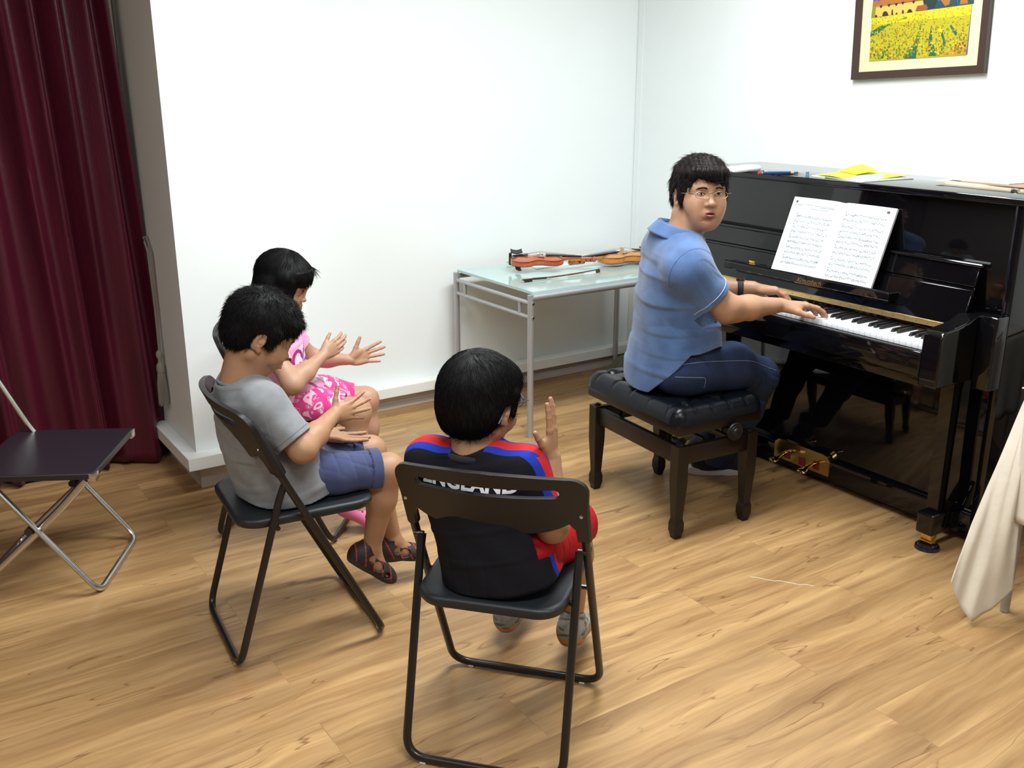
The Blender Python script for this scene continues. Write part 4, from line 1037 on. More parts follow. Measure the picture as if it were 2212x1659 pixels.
def vq_obj(name, parts, mats, parent, fmat=None, off=(0,0,0), it=2):
    """parts: list of (V,Q); fmat(centres)->material index"""
    VV=[];QQ=[];n=0
    for (V,Q) in parts:
        V=smooth_vq(V,Q,it); VV.append(V); QQ.append(Q+n); n+=len(V)
    V=np.concatenate(VV); Q=np.concatenate(QQ)
    me=bpy.data.meshes.new(name); me.vertices.add(len(V)); me.vertices.foreach_set('co',(V-V3(off)).astype(np.float32).ravel())
    me.loops.add(len(Q)*4); me.loops.foreach_set('vertex_index',Q.ravel().astype(np.int32))
    me.polygons.add(len(Q)); me.polygons.foreach_set('loop_start',np.arange(0,len(Q)*4,4,dtype=np.int32)); me.polygons.foreach_set('loop_total',np.full(len(Q),4,dtype=np.int32))
    me.polygons.foreach_set('use_smooth',np.ones(len(Q),dtype=bool))
    for m in (mats if isinstance(mats,(list,tuple)) else [mats]): me.materials.append(m)
    if fmat is not None: me.polygons.foreach_set('material_index',fmat(V[Q].mean(1)).astype(np.int32))
    me.update(calc_edges=True)
    o=bpy.data.objects.new(name,me); C.objects.link(o)
    if parent is not None: o.parent=parent
    return o,V,Q
def folds(dirv, freq, amp, d2=(0,0,1), f2=6, w=1.6, mask=None, ph=0):
    a=nrm(dirv); b=nrm(d2)
    def fn(X,Y,Z):
        p=X*a[0]+Y*a[1]+Z*a[2]; q=X*b[0]+Y*b[1]+Z*b[2]
        r=np.sin(p*freq+w*np.sin(q*f2+ph)+1.3*np.sin(X*9+ph)+1.1*np.sin(Y*11-ph))
        g=np.clip(.25+.95*np.sin(q*f2*.9+p*5+ph*2)*np.cos(X*13+Y*17-Z*11+ph),0,1)
        D=amp*g*(1-np.abs(r))**3.2
        if mask is not None: D=D*mask(X,Y,Z)
        return D
    return fn
def ball(c, r):
    c=V3(c)
    return lambda X,Y,Z: np.clip(1.5-np.sqrt((X-c[0])**2+(Y-c[1])**2+(Z-c[2])**2)/r,0,1)

class Frame:
    def __init__(s, o, f, up=(0,0,1), sc=1.0):
        s.o=V3(o); s.f=nrm(f); u=V3(up); u=nrm(u-s.f*(u@s.f)); s.u=u; s.l=np.cross(s.u,s.f); s.s=sc
        s.R=np.stack([s.f,s.l,s.u],1)
    def __call__(s,f,l,u): return s.o+s.s*(s.f*f+s.l*l+s.u*u)
    def inv(s,P): return ((P-s.o)@s.R)/s.s
    def M(s): 
        m=Matrix.Identity(4)
        for i in range(3):
            m[i][0]=s.f[i]*s.s; m[i][1]=s.l[i]*s.s; m[i][2]=s.u[i]*s.s; m[i][3]=s.o[i]
        return m

def head_volume(H, h=.0017, neck=None, neck_r=(.058,.062), kid=0, mouth=.0035, brow=1.0, jaw=1.0, down=0):
    """H: head frame (origin between the ears at eye height)"""
    s=H.s; R=H.R
    lo=H(0,0,0)-.17*s; hi=H(0,0,0)+.17*s
    if neck is not None: lo=np.minimum(lo,V3(neck)-.10*s); hi=np.maximum(hi,V3(neck)+.10*s)
    S=Sdf(lo,hi,h)
    E=lambda c,r,k=.012,op='u',Rr=None: S.ell(H(*c),V3(r)*s,k*s,op,R if Rr is None else R@Rr)
    K=lambda a,b,ra,rb,k=.01,op='u',flat=None: S.cap(H(*a),H(*b),ra*s,rb*s,k*s,op,flat)
    fw=.95 if kid else 1.0
    E((-.012,0,.032),(.096,.078,.090))
    E((.030,0,.030),(.062,.066,.070),.03)
    E((.022,0,-.030),(.066,.062*fw,.070),.03)
    if kid:
        for sg in (-1,1):
            E((.048,sg*.036,-.040),(.040,.032,.034),.02)
            K((-.012,sg*.052,-.055),(.040,sg*.020,-.084),.020,.018,.02)
        E((.056,0,-.082),(.026,.030,.022),.02)
    else:
        for sg in (-1,1):
            E((.054,sg*.036,-.038),(.036,.031*jaw,.036),.030)
            K((-.014,sg*.056*jaw,-.062),(.040,sg*.026*jaw,-.096),.021,.020,.02)
            K((-.012,sg*.058,-.020),(-.014,sg*.056*jaw,-.062),.020,.021,.02)
        E((.058,0,-.098),(.026,.032*jaw,.022),.02)
        E((.030,0,-.088),(.05,.045,.025),.03)
        for sg in (-1,1): E((.062,sg*.034,-.068),(.024,.020,.026),.025)
    # brow ridge, sockets, nose
    for sg in (-1,1):
        K((.087,sg*.014,.017),(.068,sg*.050,.015),.012,.010,.014)
        E((.101,sg*.031,-.001),(.017,.019,.0115),.012,'s')
        E((.0765,sg*.031,-.002),(.0125,.0155,.0115),.006)      # eyeball under the lids
    nl=.8 if kid else 1.0
    K((.086,0,.008),(.100*(.5+.5*nl)+.0,0,-.028),.008,.010*nl,.012)
    E((.104 if not kid else .096,0,-.034),(.011,.0115,.0095),.007)
    for sg in (-1,1):
        E((.094 if not kid else .088,sg*.0125,-.037),(.0095,.0075,.0075),.005)
        E((.101 if not kid else .093,sg*.006,-.0445),(.004,.0032,.003),.002,'s')
    # muzzle and lips
    mx=.004 if not kid else 0
    E((.074+mx,0,-.066),(.022,.028,.020),.014)
    for sg in (-1,1):
        K((.0925+mx,sg*.004,-.0605),(.083+mx,sg*.0215,-.0655),.0050,.0028,.004)
        K((.0925+mx,0,-.0735),(.083+mx,sg*.0200,-.0675),.0064,.0030,.004)
    if mouth>0: E((.097+mx,0,-.0662),(.013,.0145,mouth),.002,'s')
    else: K((.0985+mx,-.018,-.0662),(.0985+mx,.018,-.0662),.0018,.0018,.002,'s')
    E((.088+mx,0,-.084),(.012,.020,.0045),.010,'s')           # dent under the lip
    # ears
    for sg in (-1,1):
        T=np.array([[math.cos(.35),0,math.sin(.35)],[0,1,0],[-math.sin(.35),0,math.cos(.35)]])
        tilt=np.array([[math.cos(sg*.35),-math.sin(sg*.35),0],[math.sin(sg*.35),math.cos(sg*.35),0],[0,0,1]])
        E((-.012,sg*.079,-.008),(.0185,.0085,.031),.006,'u',tilt@T)
        E((-.006,sg*.0895,-.004),(.0105,.0075,.0195),.004,'s',tilt@T)
        E((-.004,sg*.082,-.012),(.0075,.006,.008),.003,'u')
        E((-.003,sg*.079,-.034),(.009,.006,.009),.006)
    if neck is not None:
        S.cap(H(-.028,0,-.035),neck,neck_r[0]*s,neck_r[1]*s,.03*s)
        S.cap(H(.010,0,-.060),V3(neck)+H.f*.02*s,neck_r[0]*.72*s,neck_r[1]*.8*s,.03*s)
    return S
def face_mat(H, kid=0):
    mx=.004 if not kid else 0
    def fn(P):
        q=H.inv(P); m=np.zeros(len(P))
        y=np.abs(q[:,1])
        up=(q[:,2]<-.0572-.32*np.clip(y-.005,0,1)+0)&(q[:,2]>-.0662)&(y<.0195)&(q[:,0]>.080+mx)
        lowr=(q[:,2]<=-.0655)&(q[:,2]>-.0795+.62*np.clip(y-.006,0,1))&(y<.0190)&(q[:,0]>.080+mx)
        m[up|lowr]=1
        inn=(q[:,2]<-.0642)&(q[:,2]>-.0682)&(y<.0145)&(q[:,0]<.0930+mx)&(q[:,0]>.075)
        m[inn]=2
        return m
    return fn
def eyes_on(H, parent, off, V, Q, kid=0, closed=0, look=0, brow_m=None, brow_w=.0042):
    """almond eyes, lids and brows laid on the face surface by ray casting"""
    from mathutils.bvhtree import BVHTree
    bvh=BVHTree.FromPolygons([tuple(v) for v in V],[tuple(q) for q in Q])
    f=Vector(H.f)
    def hit(l,u,push=.0006):
        o=Vector(H(.20,l,u)); r=bvh.ray_cast(o,-f)
        p=r[0] if r[0] is not None else Vector(H(.085,l,u))
        return p+f*push*H.s
    W_=.0145 if not kid else .0135; Hh=(.0038 if not kid else .0050)
    def uedge(x): return Hh*(1-abs(x)**2.2)**.8 if abs(x)<1 else 0
    def ledge(x): return -Hh*.62*(1-abs(x)**2)**.7 if abs(x)<1 else 0
    for sg in (-1,1):
        cx=sg*.031; cz=-.001
        def P(x,t,push): 
            z=ledge(x)*(1-t)+uedge(x)*t
            return hit(cx+x*W_, cz+z+.0016*x*sg, push)
        if not closed:
            mb=MB().grid(lambda u,v: P(-.985+1.97*u,v,.0005+.0012*math.sin(PI*u)*math.sin(PI*v)),15,5)
            e=obj('eye',mb,EYE_WHITE,parent,smooth=80); e.data.transform(Matrix.Translation(-Vector(off)))
            ix=look*sg*0+look
            cc=hit(cx+ix*.003,cz+.0003,.0024)
            ring=[]; n=20
            mb=MB(); 
            def ir(a,r): 
                l=cx+ix*.003+r*math.cos(a); u=cz+.0006+r*math.sin(a); x=(l-cx)/W_
                lo_,hi_=ledge(x),uedge(x); u=min(max(u,cz+lo_+.0016*x*sg),cz+hi_+.0016*x*sg)
                return hit(l,u,.0022)
            pts=[ir(2*PI*k/n,.0047) for k in range(n)]
            mb.add(pts,[tuple(range(n))])
            i=obj('iris',mb,IRIS,e,smooth=0); i.data.transform(Matrix.Translation(-Vector(off)))
        # upper lid line
        pts=[P(-1+2*k/12,1 if not closed else .35,.0012) for k in range(13)]
        mb=MB().tube(pts,[.0004]+[.0010*H.s]*11+[.0004],6)
        if not closed: 
            pts2=[P(-1+2*k/12,0,.0006) for k in range(13)]; mb2=MB().tube(pts2,[.0002]+[.0004*H.s]*11+[.0002],5)
            o=obj('lower_lid_line',mb2,LID,parent,smooth=80); o.data.transform(Matrix.Translation(-Vector(off)))
        o=obj('eyelash',mb,HAIR,parent,smooth=80); o.data.transform(Matrix.Translation(-Vector(off)))
        pts=[hit(cx+sg*(-.016+.034*k/10),.0155+.0040*math.sin(PI*(k/10)**.8)-.002*(k/10)**2,.0004) for k in range(11)]
        mb=MB().tube(pts,[brow_w*.5*H.s]+[brow_w*.72*H.s]*7+[brow_w*.55*H.s,brow_w*.35*H.s,.0003],6,sq=.35,up=tuple(f))
        o=obj('eyebrow',mb,brow_m or HAIR,parent,smooth=80); o.data.transform(Matrix.Translation(-Vector(off)))

def hand(S, W, d, n, side, sc=1.0, curl=(.25,.3,.3,.35), splay=.10, thumb=(.75,.65,-.25), tcurl=.3, k=.006, bend=(1,1,1)):
    """W wrist, d pointing to the fingers, n out of the back of the hand, side=+1 when thumb lies towards cross(n,d)"""
    W=V3(W); d=nrm(d); n=V3(n); n=nrm(n-d*(n@d)); t=np.cross(n,d)*side
    P=lambda a,b,c: W+sc*(d*a+t*b+n*c)
    kn=[(.092,.031,.0),(.096,.0105,.003),(.090,-.0105,.002),(.080,-.030,-.002)]
    base=[(.012,.014,0),(.010,.005,.002),(.010,-.005,.001),(.012,-.014,-.001)]
    for b,q in zip(base,kn): S.cap(P(*b),P(*q),.0150*sc,.0108*sc,.012*sc)
    S.ell(P(.052,0,-.003),V3((.042,.034,.0135))*sc,.01*sc,'u',np.stack([d,t,n],1))
    S.ell(P(.040,.026,-.010),V3((.032,.016,.014))*sc,.012*sc,'u',np.stack([nrm(d+t*.5),nrm(t-d*.5),n],1))
    S.ell(P(.045,-.026,-.008),V3((.036,.012,.012))*sc,.012*sc,'u',np.stack([d,t,n],1))
    L=[(.042,.025,.019),(.046,.029,.020),(.043,.027,.020),(.033,.020,.018)]
    tips=[]
    for i in range(4):
        a=splay*(1.5-i)*.66; dd=nrm(d*math.cos(a)+t*math.sin(a)); p=P(*kn[i]); nn=n.copy(); r=[.0098,.0090,.0082,.0072]
        if i==3: r=[x*.86 for x in r]
        for j in range(3):
            c=curl[i]*bend[j]; d2=nrm(dd*math.cos(c)-nn*math.sin(c)); nn=nrm(nn*math.cos(c)+dd*math.sin(c)); dd=d2
            q=p+dd*L[i][j]*sc
            S.cap(p,q,r[j]*sc,r[j+1]*sc,(k if j==0 else .002)*sc)
            if j<2: S.ell(q,V3((r[j+1]*1.06,)*3)*sc,.002*sc)
            p=q
        tips.append((p,dd,nn,r[3]*sc))
    td=nrm(d*thumb[0]+t*thumb[1]+n*thumb[2]); p=P(.018,.020,-.008); q=p+td*.042*sc
    S.cap(p,q,.0155*sc,.0120*sc,.012*sc)
    d2=nrm(td+(d*.6-t*.5)*tcurl*.6); p2=q+d2*.031*sc; S.cap(q,p2,.0112*sc,.0100*sc,.005*sc)
    d3=nrm(d2+(d*.6-t*.6)*tcurl); p3=p2+d3*.024*sc; S.cap(p2,p3,.0100*sc,.0080*sc,.003*sc)
    tips.append((p3,d3,nrm(np.cross(d3,np.cross(n,d3))),.008*sc))
    return tips
def nails(tips, parent, off, sc):
    mb=MB()
    for (p,d,n,r) in tips:
        p=Vector(p); d=Vector(d); n=Vector(n); t=n.cross(d).normalized()
        c=p+d*(r*.25)+n*(r*.90)
        def g(u,v): return c+d*((v-.5)*r*1.35)+t*((u-.5)*r*1.25)-n*(((u-.5)*2)**2*r*.30+max(0,v-.5)*r*.35)
        o=obj('fingernail',MB().grid(g,6,5),NAIL,parent,smooth=80); o.data.transform(Matrix.Translation(-Vector(off)))

def hair_strands(V,Q,H,count,length,width,lift=.15,crown=(-.03,0,.13),seed=1,keep=None,spread=.25,sides=3,seg=4,curl=0.0):
    """short tapered strands combed over a hair volume, away from the crown"""
    r=np.random.RandomState(seed); C_=V[Q].mean(1)
    A=V[Q[:,1]]-V[Q[:,0]]; B=V[Q[:,3]]-V[Q[:,0]]; N=np.cross(A,B); N/=np.linalg.norm(N,axis=1)[:,None]+1e-12
    cen=H(-.01,0,.02)
    if np.mean(((C_-cen)*N).sum(1))<0: N=-N
    idx=np.arange(len(Q))
    if keep is not None: idx=idx[keep(H.inv(C_),N@H.R)]
    pick=r.choice(idx,count)
    cr=H(*crown); mb_v=[];mb_f=[]
    from mathutils.bvhtree import BVHTree
    for i in pick:
        p=C_[i]; n=N[i]; w_=p-cr; w_=w_-n*(w_@n); 
        nw=np.linalg.norm(w_); w_=w_/nw if nw>1e-6 else H.f
        dn=-H.u; dn=dn-n*(dn@n)
        d=nrm(w_*.6+dn*.6+r.normal(0,spread,3)); d=d-n*(d@n); d=nrm(d)
        L=length*r.uniform(.6,1.3); lf=lift*r.uniform(.3,1.6); wd=width*r.uniform(.7,1.3)
        t=np.cross(n,d); pts=[]
        cw=r.normal(0,1)*curl
        for j in range(seg+1):
            q=j/seg; rr=wd*(1-q)**.8+.00008
            c=p-n*.001+d*(L*q)+n*(L*lf*q**1.2-(1-lf)*L*q*q*min(.5,L/.30)) + n*.0012+t*(cw*L*q*q)
            pts.append((c,rr))
        b0=len(mb_v)
        for (c,rr) in pts:
            for k in range(sides):
                a=2*PI*k/sides; mb_v.append(c+n*(rr*math.cos(a))+t*(rr*math.sin(a)))
        for j in range(seg):
            for k in range(sides):
                k2=(k+1)%sides; mb_f.append((b0+j*sides+k,b0+j*sides+k2,b0+(j+1)*sides+k2,b0+(j+1)*sides+k))
    return mb_v,mb_f
def hair_obj(name,S,H,parent,off,mat_,strands,**kw):
    V,Q=S.surf(); V=smooth_vq(V,Q,3)
    mb=MB(); mb.add([tuple(v) for v in V],[tuple(q) for q in Q])
    if strands:
        sv,sf=hair_strands(V,Q,H,**strands); mb.add([tuple(v) for v in sv],sf)
    me=bpy.data.meshes.new(name); me.from_pydata([tuple(Vector(p)-Vector(off)) for p in mb.v],[],mb.f); me.materials.append(mat_)
    me.polygons.foreach_set('use_smooth',[True]*len(me.polygons)); me.update()
    o=bpy.data.objects.new(name,me); C.objects.link(o); o.parent=parent; return o
def hair_mat(name,col,rough=.50):
    m=mat(name,col,rough,spec=.16,bump=(420,.18,3,(1,1,.12))); return m
HAIR=hair_mat('black_hair',(.0045,.004,.0045)); HAIR_B=hair_mat('brown_black_hair',(.010,.0065,.006),.5)
EYE_WHITE=mat('eye_white',(.62,.58,.54),.25); IRIS=mat('dark_iris',(.012,.007,.005),.08); LID=mat('lid_line',(.22,.10,.06),.6)
NAIL=mat('nail',(.66,.40,.30),.3)
SKIN_M=mat('skin_man',(.40,.215,.128),.48,sss=.12,var=(28,.07),bump=(350,.10,3)); SKIN_K=mat('skin_child',(.36,.190,.105),.5,sss=.12,var=(22,.06),bump=(350,.08,3)); SKIN_G=mat('skin_girl',(.42,.235,.150),.5,sss=.12,var=(22,.06),bump=(350,.08,3))
LIPS=mat('lips',(.30,.095,.08),.38,sss=.1); LIPS_K=mat('lips_child',(.34,.13,.09),.4,sss=.1); MOUTH=mat('mouth_inside',(.06,.012,.01),.6)

# ------------------------------------------------------------------ the pianist
def man():
    O_=(2.42,2.62,.50)
    t=thing('person','man with glasses in a blue short-sleeved shirt seated on the bench, playing the piano','person',O_)
    H=Frame((2.504,2.568,1.209),(-.37,-.92,.10),(.02,0,1),1.05)
    neck=(2.440,2.605,1.03)
    S=head_volume(H,.0017,neck,(.054,.058),mouth=.0022,jaw=1.06); parts=[S.surf()]
    Rs,Re,Rw=(2.345,2.445,.975),(2.492,2.395,.830),(2.742,2.372,.812)
    Ls,Le,Lw=(2.52,2.775,.985),(2.60,2.73,.835),(2.792,2.555,.838)
    # right arm with hand on the keys
    A=Sdf((2.22,2.15,.68),(3.0,2.56,1.10),.0022)
    A.chain([Rs,Re],[.056,.046],.02); A.chain([Re,(2.60,2.386,.818),Rw],[.047,.0435,.0285],.03,flat=((0,0,1),.94))
    A.cap((2.50,2.40,.815),(2.54,2.395,.808),.040,.038,.02)
    tipsR=hand(A,(2.742,2.372,.812),(.93,-.30,-.06),(.08,.10,1),-1,1.02,(.30,.36,.36,.40),.16,(.72,.66,-.30),.2,bend=(.7,1.2,.9))
    parts.append(A.surf())
    B=Sdf((2.45,2.40,.68),(3.05,2.86,1.08),.0022)
    B.chain([Ls,Le],[.054,.045],.02); B.chain([Le,(2.68,2.67,.83),Lw],[.045,.042,.027],.03)
    tipsL=hand(B,Lw,(.90,-.36,-.12),(.10,.10,1),1,1.02,(.38,.40,.42,.42),.14,(.80,.55,-.30),.2,bend=(.8,1.2,.9))
    parts.append(B.surf())
    # torso and legs inside the clothes
    T=Sdf((2.1,2.25,.02),(3.1,3.0,1.08),.006)
    T.etube((2.45,2.61,.90),(2.45,2.61,.62),(.4,.9,0),(.11,.06),(.12,.08),.03)
    for a,b_,c in (((2.43,2.50,.565),(2.80,2.49,.505),(2.83,2.705,.10)),((2.46,2.72,.565),(2.89,2.755,.48),(2.94,2.875,.10))):
        T.chain([a,b_,lerp_(b_,c,.5),c],[.070,.045,.034,.026],.02)
    parts.append(T.surf())
    body,V,Q=vq_obj('body',parts,[SKIN_M,LIPS,MOUTH],t,face_mat(H),O_)
    eyes_on(H,t,O_,parts[0][0],parts[0][1],look=-.6,brow_m=HAIR)
    nails(tipsR,body,O_,1.0); nails(tipsL,body,O_,1.0)
    # hair
    s=H.s; R=H.R
    G=Sdf(H(0,0,0)-.20*s,H(0,0,0)+.20*s,.0024)
    E=lambda c,r,k=.012,op='u': G.ell(H(*c),V3(r)*s,k*s,op,R)
    E((-.014,0,.038),(.110,.090,.095)); E((-.050,0,-.012),(.064,.078,.080),.03)
    E((-.074,0,-.076),(.030,.052,.050),.02); E((.046,0,.052),(.046,.064,.040),.03)
    for sg in (-1,1): E((.024,sg*.074,.006),(.018,.013,.044),.012)
    E((.150,0,-.034),(.110,.086,.086),.006,'s'); E((.120,-.040,.010),(.058,.034,.050),.006,'s')
    E((.030,0,-.105),(.092,.12,.066),.010,'s')
    for sg in (-1,1): E((-.010,sg*.098,-.012),(.024,.028,.032),.006,'s')
    for (l0,l1,u1,f1) in ((-.052,-.064,.034,.070),(-.040,-.044,.060,.086),(-.028,-.020,.052,.096),(-.016,-.004,.043,.101),(-.004,.010,.040,.102),(.010,.024,.044,.098),(.024,.038,.048,.092),(.040,.054,.034,.082),(.052,.065,.018,.068),(-.062,-.071,.010,.048),(.058,.071,.0,.050)):
        G.chain([H(.045,l0*.8,.038+.095*math.sqrt(max(.05,1-.29-(l0*.8/.090)**2))-.014),H(f1*.92,(l0+l1)/2,.068),H(f1,l1,u1)],[.018*s,.013*s,.0035*s],.010*s)
    for (f_,l_,u_) in ((-.095,-.03,-.125),(-.10,0,-.13),(-.095,.03,-.125),(-.08,-.052,-.112),(-.075,.052,-.11)): G.cap(H(-.085,l_*.8,-.06),H(f_,l_,u_),.016*s,.004*s,.01*s)
    G.warp(lambda X,Y,Z: .0022*np.sin(X*260+2*np.sin(Z*90))*np.sin(Y*240+2*np.sin(Z*70)))
    hair_obj('hair',G,H,t,O_,HAIR_B,dict(count=8000,length=.028*s,width=.0005,lift=.02,crown=(-.045,.01,.14),seed=3,spread=.28,curl=.35))
    # glasses
    g=bpy.data.objects.new('glasses',None); C.objects.link(g); g.parent=t
    gold=mat('thin_gold_wire',(.55,.45,.28),.2,metal=1)
    toL=lambda p: Vector(p)-Vector(O_)
    def rim(sg):
        pts=[]
        for k in range(32):
            a=2*PI*k/32; x=.0230*math.copysign(abs(math.cos(a))**.75,math.cos(a)); z=.0115*math.copysign(abs(math.sin(a))**.8,math.sin(a))
            l=sg*.0325+x; pts.append(toL(H(.1045-.12*max(0,abs(l)-.012)**1.2,l,-.005+z)))
        return pts
    for sg in (-1,1):
        p=rim(sg); obj('rim',MB().tube(p,.0009,6,closed=True),gold,g,smooth=80)
        c=sum(p,Vector())/len(p); n_=len(p)
        obj('lens',MB().add(p+[c],[(i,(i+1)%n_,n_) for i in range(n_)]),LENS,g,smooth=80)
        obj('temple',MB().tube([toL(H(.098-.003,sg*.0560,-.001)),toL(H(.088,sg*.0745,0)),toL(H(.02,sg*.0840,.004)),toL(H(-.022,sg*.0850,.002)),toL(H(-.034,sg*.0835,-.016))],.0011,6),gold,g)
    obj('nose_bridge',MB().tube([toL(H(.1045,-.0105,-.001)),toL(H(.109,0,.003)),toL(H(.1045,.0105,-.001))],.0010,6),gold,g)
    # ---------------- shirt
    S=Sdf((2.10,2.22,.48),(2.86,3.02,1.20),.0028)
    U=(.50,.866,0)
    st=[((2.442,2.606,1.060),.074,.070,(.45,.89,0)),((2.440,2.606,1.005),.148,.082,U),((2.440,2.608,.94),.188,.118,U),((2.446,2.608,.85),.194,.128,(.38,.92,0)),((2.456,2.608,.75),.192,.136,(.28,.96,0)),((2.458,2.608,.66),.194,.146,(.2,.98,0)),((2.452,2.610,.58),.196,.152,(.1,1,0)),((2.448,2.612,.50),.192,.152,(.1,1,0))]
    for a,b_ in zip(st[:-1],st[1:]): S.etube(a[0],b_[0],a[3],(a[1]+.005,a[2]+.005),(b_[1]+.005,b_[2]+.005),.006,cap=.30)
    S.chain([(2.438,2.58,1.035),(2.395,2.51,1.0),Rs,(2.455,2.407,.868)],[.066,.066,.062,.063],.06)
    S.chain([(2.445,2.63,1.035),(2.47,2.70,1.01),Ls,(2.585,2.74,.862)],[.068,.066,.064,.062],.05)
    S.etube((2.444,2.604,1.078),(2.436,2.608,.985),U,(.076,.074),(.150,.096),.03,cap=.3)
    for fn in (folds((.7,-.5,1),34,.0040,(1,.3,-.2),9,1.7,ball((2.36,2.5,.82),.22),.4),folds((.8,.2,.9),31,.0035,(0,1,.3),8,1.9,ball((2.42,2.5,.66),.2),1.9),folds((.2,.5,1),52,.0028,(1,0,0),10,1.4,ball((2.44,2.42,.88),.07),3.1),folds((1,-.4,.6),46,.0040,(.3,1,.2),9,1.2,ball((2.50,2.58,.86),.16),5.0)): S.warp(fn)
    S.warp(lambda X,Y,Z:-.0035*np.sin(X*16+Z*13+2)*np.sin(Y*19-Z*9))
    # openings: neck, sleeves, hem
    dR=nrm(V3(Re)-V3(Rs)); dL=nrm(V3(Le)-V3(Ls))
    S.plane(V3(Rs)+dR*.20,[0,0,0] if False else dR) if False else None
    def cut_end(p,d,r,depth=.04):
        p=V3(p); d=nrm(d); S.ell(p+d*.055,(.052,r*1.35,r*1.35),0,'s',np.stack([d,*(lambda a:(nrm(a),np.cross(d,nrm(a))))(np.cross(d,(.1,.2,1)))],1))
    for (c,d,r) in (((2.448,2.409,.873),dR,.066),((2.582,2.742,.868),dL,.064)):
        c=V3(c); q=S.sub(c-.12,c+.14); sl,X,Y,Z=q
        ax=(X-c[0])*d[0]+(Y-c[1])*d[1]+(Z-c[2])*d[2]; rad=np.sqrt(np.maximum((X-c[0])**2+(Y-c[1])**2+(Z-c[2])**2-ax**2,0))
        S.F[sl]=np.where((rad<.11)&(ax>-.03),np.maximum(S.F[sl],ax),S.F[sl])            # flat end
        S.F[sl]=np.where(rad<.11,np.maximum(S.F[sl],-np.maximum(rad-(r-.013),-(ax+.035))),S.F[sl])   # hollow inside
    S.cap((2.445,2.600,1.10),(2.442,2.602,1.03),.062,.058,.004,'s')
    S.F[...]=np.maximum(S.F,(lambda X,Y,Z:(.515+.008*np.sin(X*30+Y*14)+1.05*np.clip(X-2.315+.55*np.clip(2.60-Y,0,.2),0,.150)-Z))(*S.sub(S.lo,S.lo+S.h*S.n)[1:])*.9)
    S.etube((2.450,2.612,.40),(2.453,2.610,.60),(.1,1,0),(.178,.134),(.176,.128),.004,'s',cap=.2)
    S.cap((2.56,2.55,.62),(2.60,2.56,.70),.02,.01,.01)   # open front corner of the shirt
    sh,V_,Q_=vq_obj('shirt',[S.surf()],SHIRT,t,None,O_)
    # collar: folded band round the neck, open in front
    cf=Frame((2.447,2.600,1.052),(.76,-.60,-.28),(0,0,1),1.0)
    def collar(u,v):
        a=(-1+2*u)*2.62+PI; fr=math.cos(a) # a=pi is back
        rx,ry=.083,.080
        outw=.010+.026*v+(.012*v if abs(u-.5)>.38 else 0); h_=.030-.045*v*(1+.5*abs(2*u-1)**3)
        back=.018*(1-abs(2*u-1)**1.5)
        p=cf(( rx+outw)*math.cos(a),(ry+outw)*math.sin(a),h_+back+.004*math.sin(9*u))
        return Vector(p)-Vector(O_)
    def collar_in(u,v):
        a=(-1+2*u)*2.62+PI; back=.018*(1-abs(2*u-1)**1.5)
        p=cf((.083+.006*(v))*math.cos(a),(.080+.006*v)*math.sin(a),.030+back-.05*(1-v))
        return Vector(p)-Vector(O_)
    co=obj('collar',MB().grid(collar,60,8).grid(collar_in,60,6),SHIRT,sh,smooth=80,solid=.0022)
    # white trim lines along the right sleeve hem
    rr=[]; d=Vector(dR); c=Vector((2.448,2.409,.873))-Vector(O_); u_=d.orthogonal().normalized(); v_=d.cross(u_)
    from mathutils.bvhtree import BVHTree
    bv=BVHTree.FromPolygons([tuple(Vector(p)-Vector(O_)) for p in V_],[tuple(q) for q in Q_])
    for k in range(48):
        a=2*PI*k/48; dirv=u_*math.cos(a)+v_*math.sin(a); r_=bv.ray_cast(c-d*.020+dirv*.12,-dirv)
        rr.append((r_[0] if r_[0] is not None else c-d*.02+dirv*.064)+dirv*.0004)
    obj('sleeve_trim',MB().tube(rr,.0012,5,closed=True),TRIM,sh,smooth=80)
    rr=[]; c=Vector(Rs)-Vector(dR)*.012+Vector((.0,-.012,0))-Vector(O_); d2=(d*.55+Vector((-.42,-.75,.10))).normalized(); ua=d2.orthogonal().normalized(); va=d2.cross(ua)
    for k in range(48):
        a=2*PI*k/48; dirv=ua*math.cos(a)+va*math.sin(a)
        if dirv.z<-.80: continue
        r_=bv.ray_cast(c+dirv*.14,-dirv)
        if r_[0] is not None and (r_[0]-c).length<.125: rr.append((a,r_[0]+dirv*.0003))
    rr=[p for a,p in sorted(rr)]
    if len(rr)>4:
        g_=max(range(len(rr)),key=lambda i:(rr[i]-rr[i-1]).length); rr=rr[g_:]+rr[:g_]
        obj('armhole_seam',MB().tube(rr,.0011,5),mat('seam_blue',(.05,.10,.24),.85),sh,smooth=80)
    # placket and buttons at the open front
    def on_shirt(px,py,pz,ox,oy):
        o_=Vector((px+ox*.3,py+oy*.3,pz))-Vector(O_); r_=bv.ray_cast(o_,-Vector((ox,oy,0)).normalized()); return (r_[0] if r_[0] is not None else Vector((px,py,pz))-Vector(O_))
    for z in (.93,.86,.79,.72): 
        mb=MB(); p=on_shirt(2.44,2.60,z,.70,-.71); mb.lathe([(.0045,0),(.0045,.0015),(.001,.002)],10,Matrix.Translation(p)@Vector((.70,-.71,0)).to_track_quat('Z','Y').to_matrix().to_4x4())
        obj('button',mb,M['white_plastic'],sh)
    pts=[on_shirt(2.44,2.60,z,.66,-.75)+Vector((.001,-.001,0)) for z in (.985,.95,.90,.85,.80,.75,.70,.66)]
    obj('placket_edge',MB().tube(pts,.0013,5),TRIM,sh)
    # ---------------- jeans
    J=Sdf((2.18,2.30,.03),(3.10,3.04,.70),.0032)
    J.etube((2.452,2.612,.655),(2.448,2.612,.585),(.1,1,0),(.176,.128),(.186,.136),.02,cap=.4)
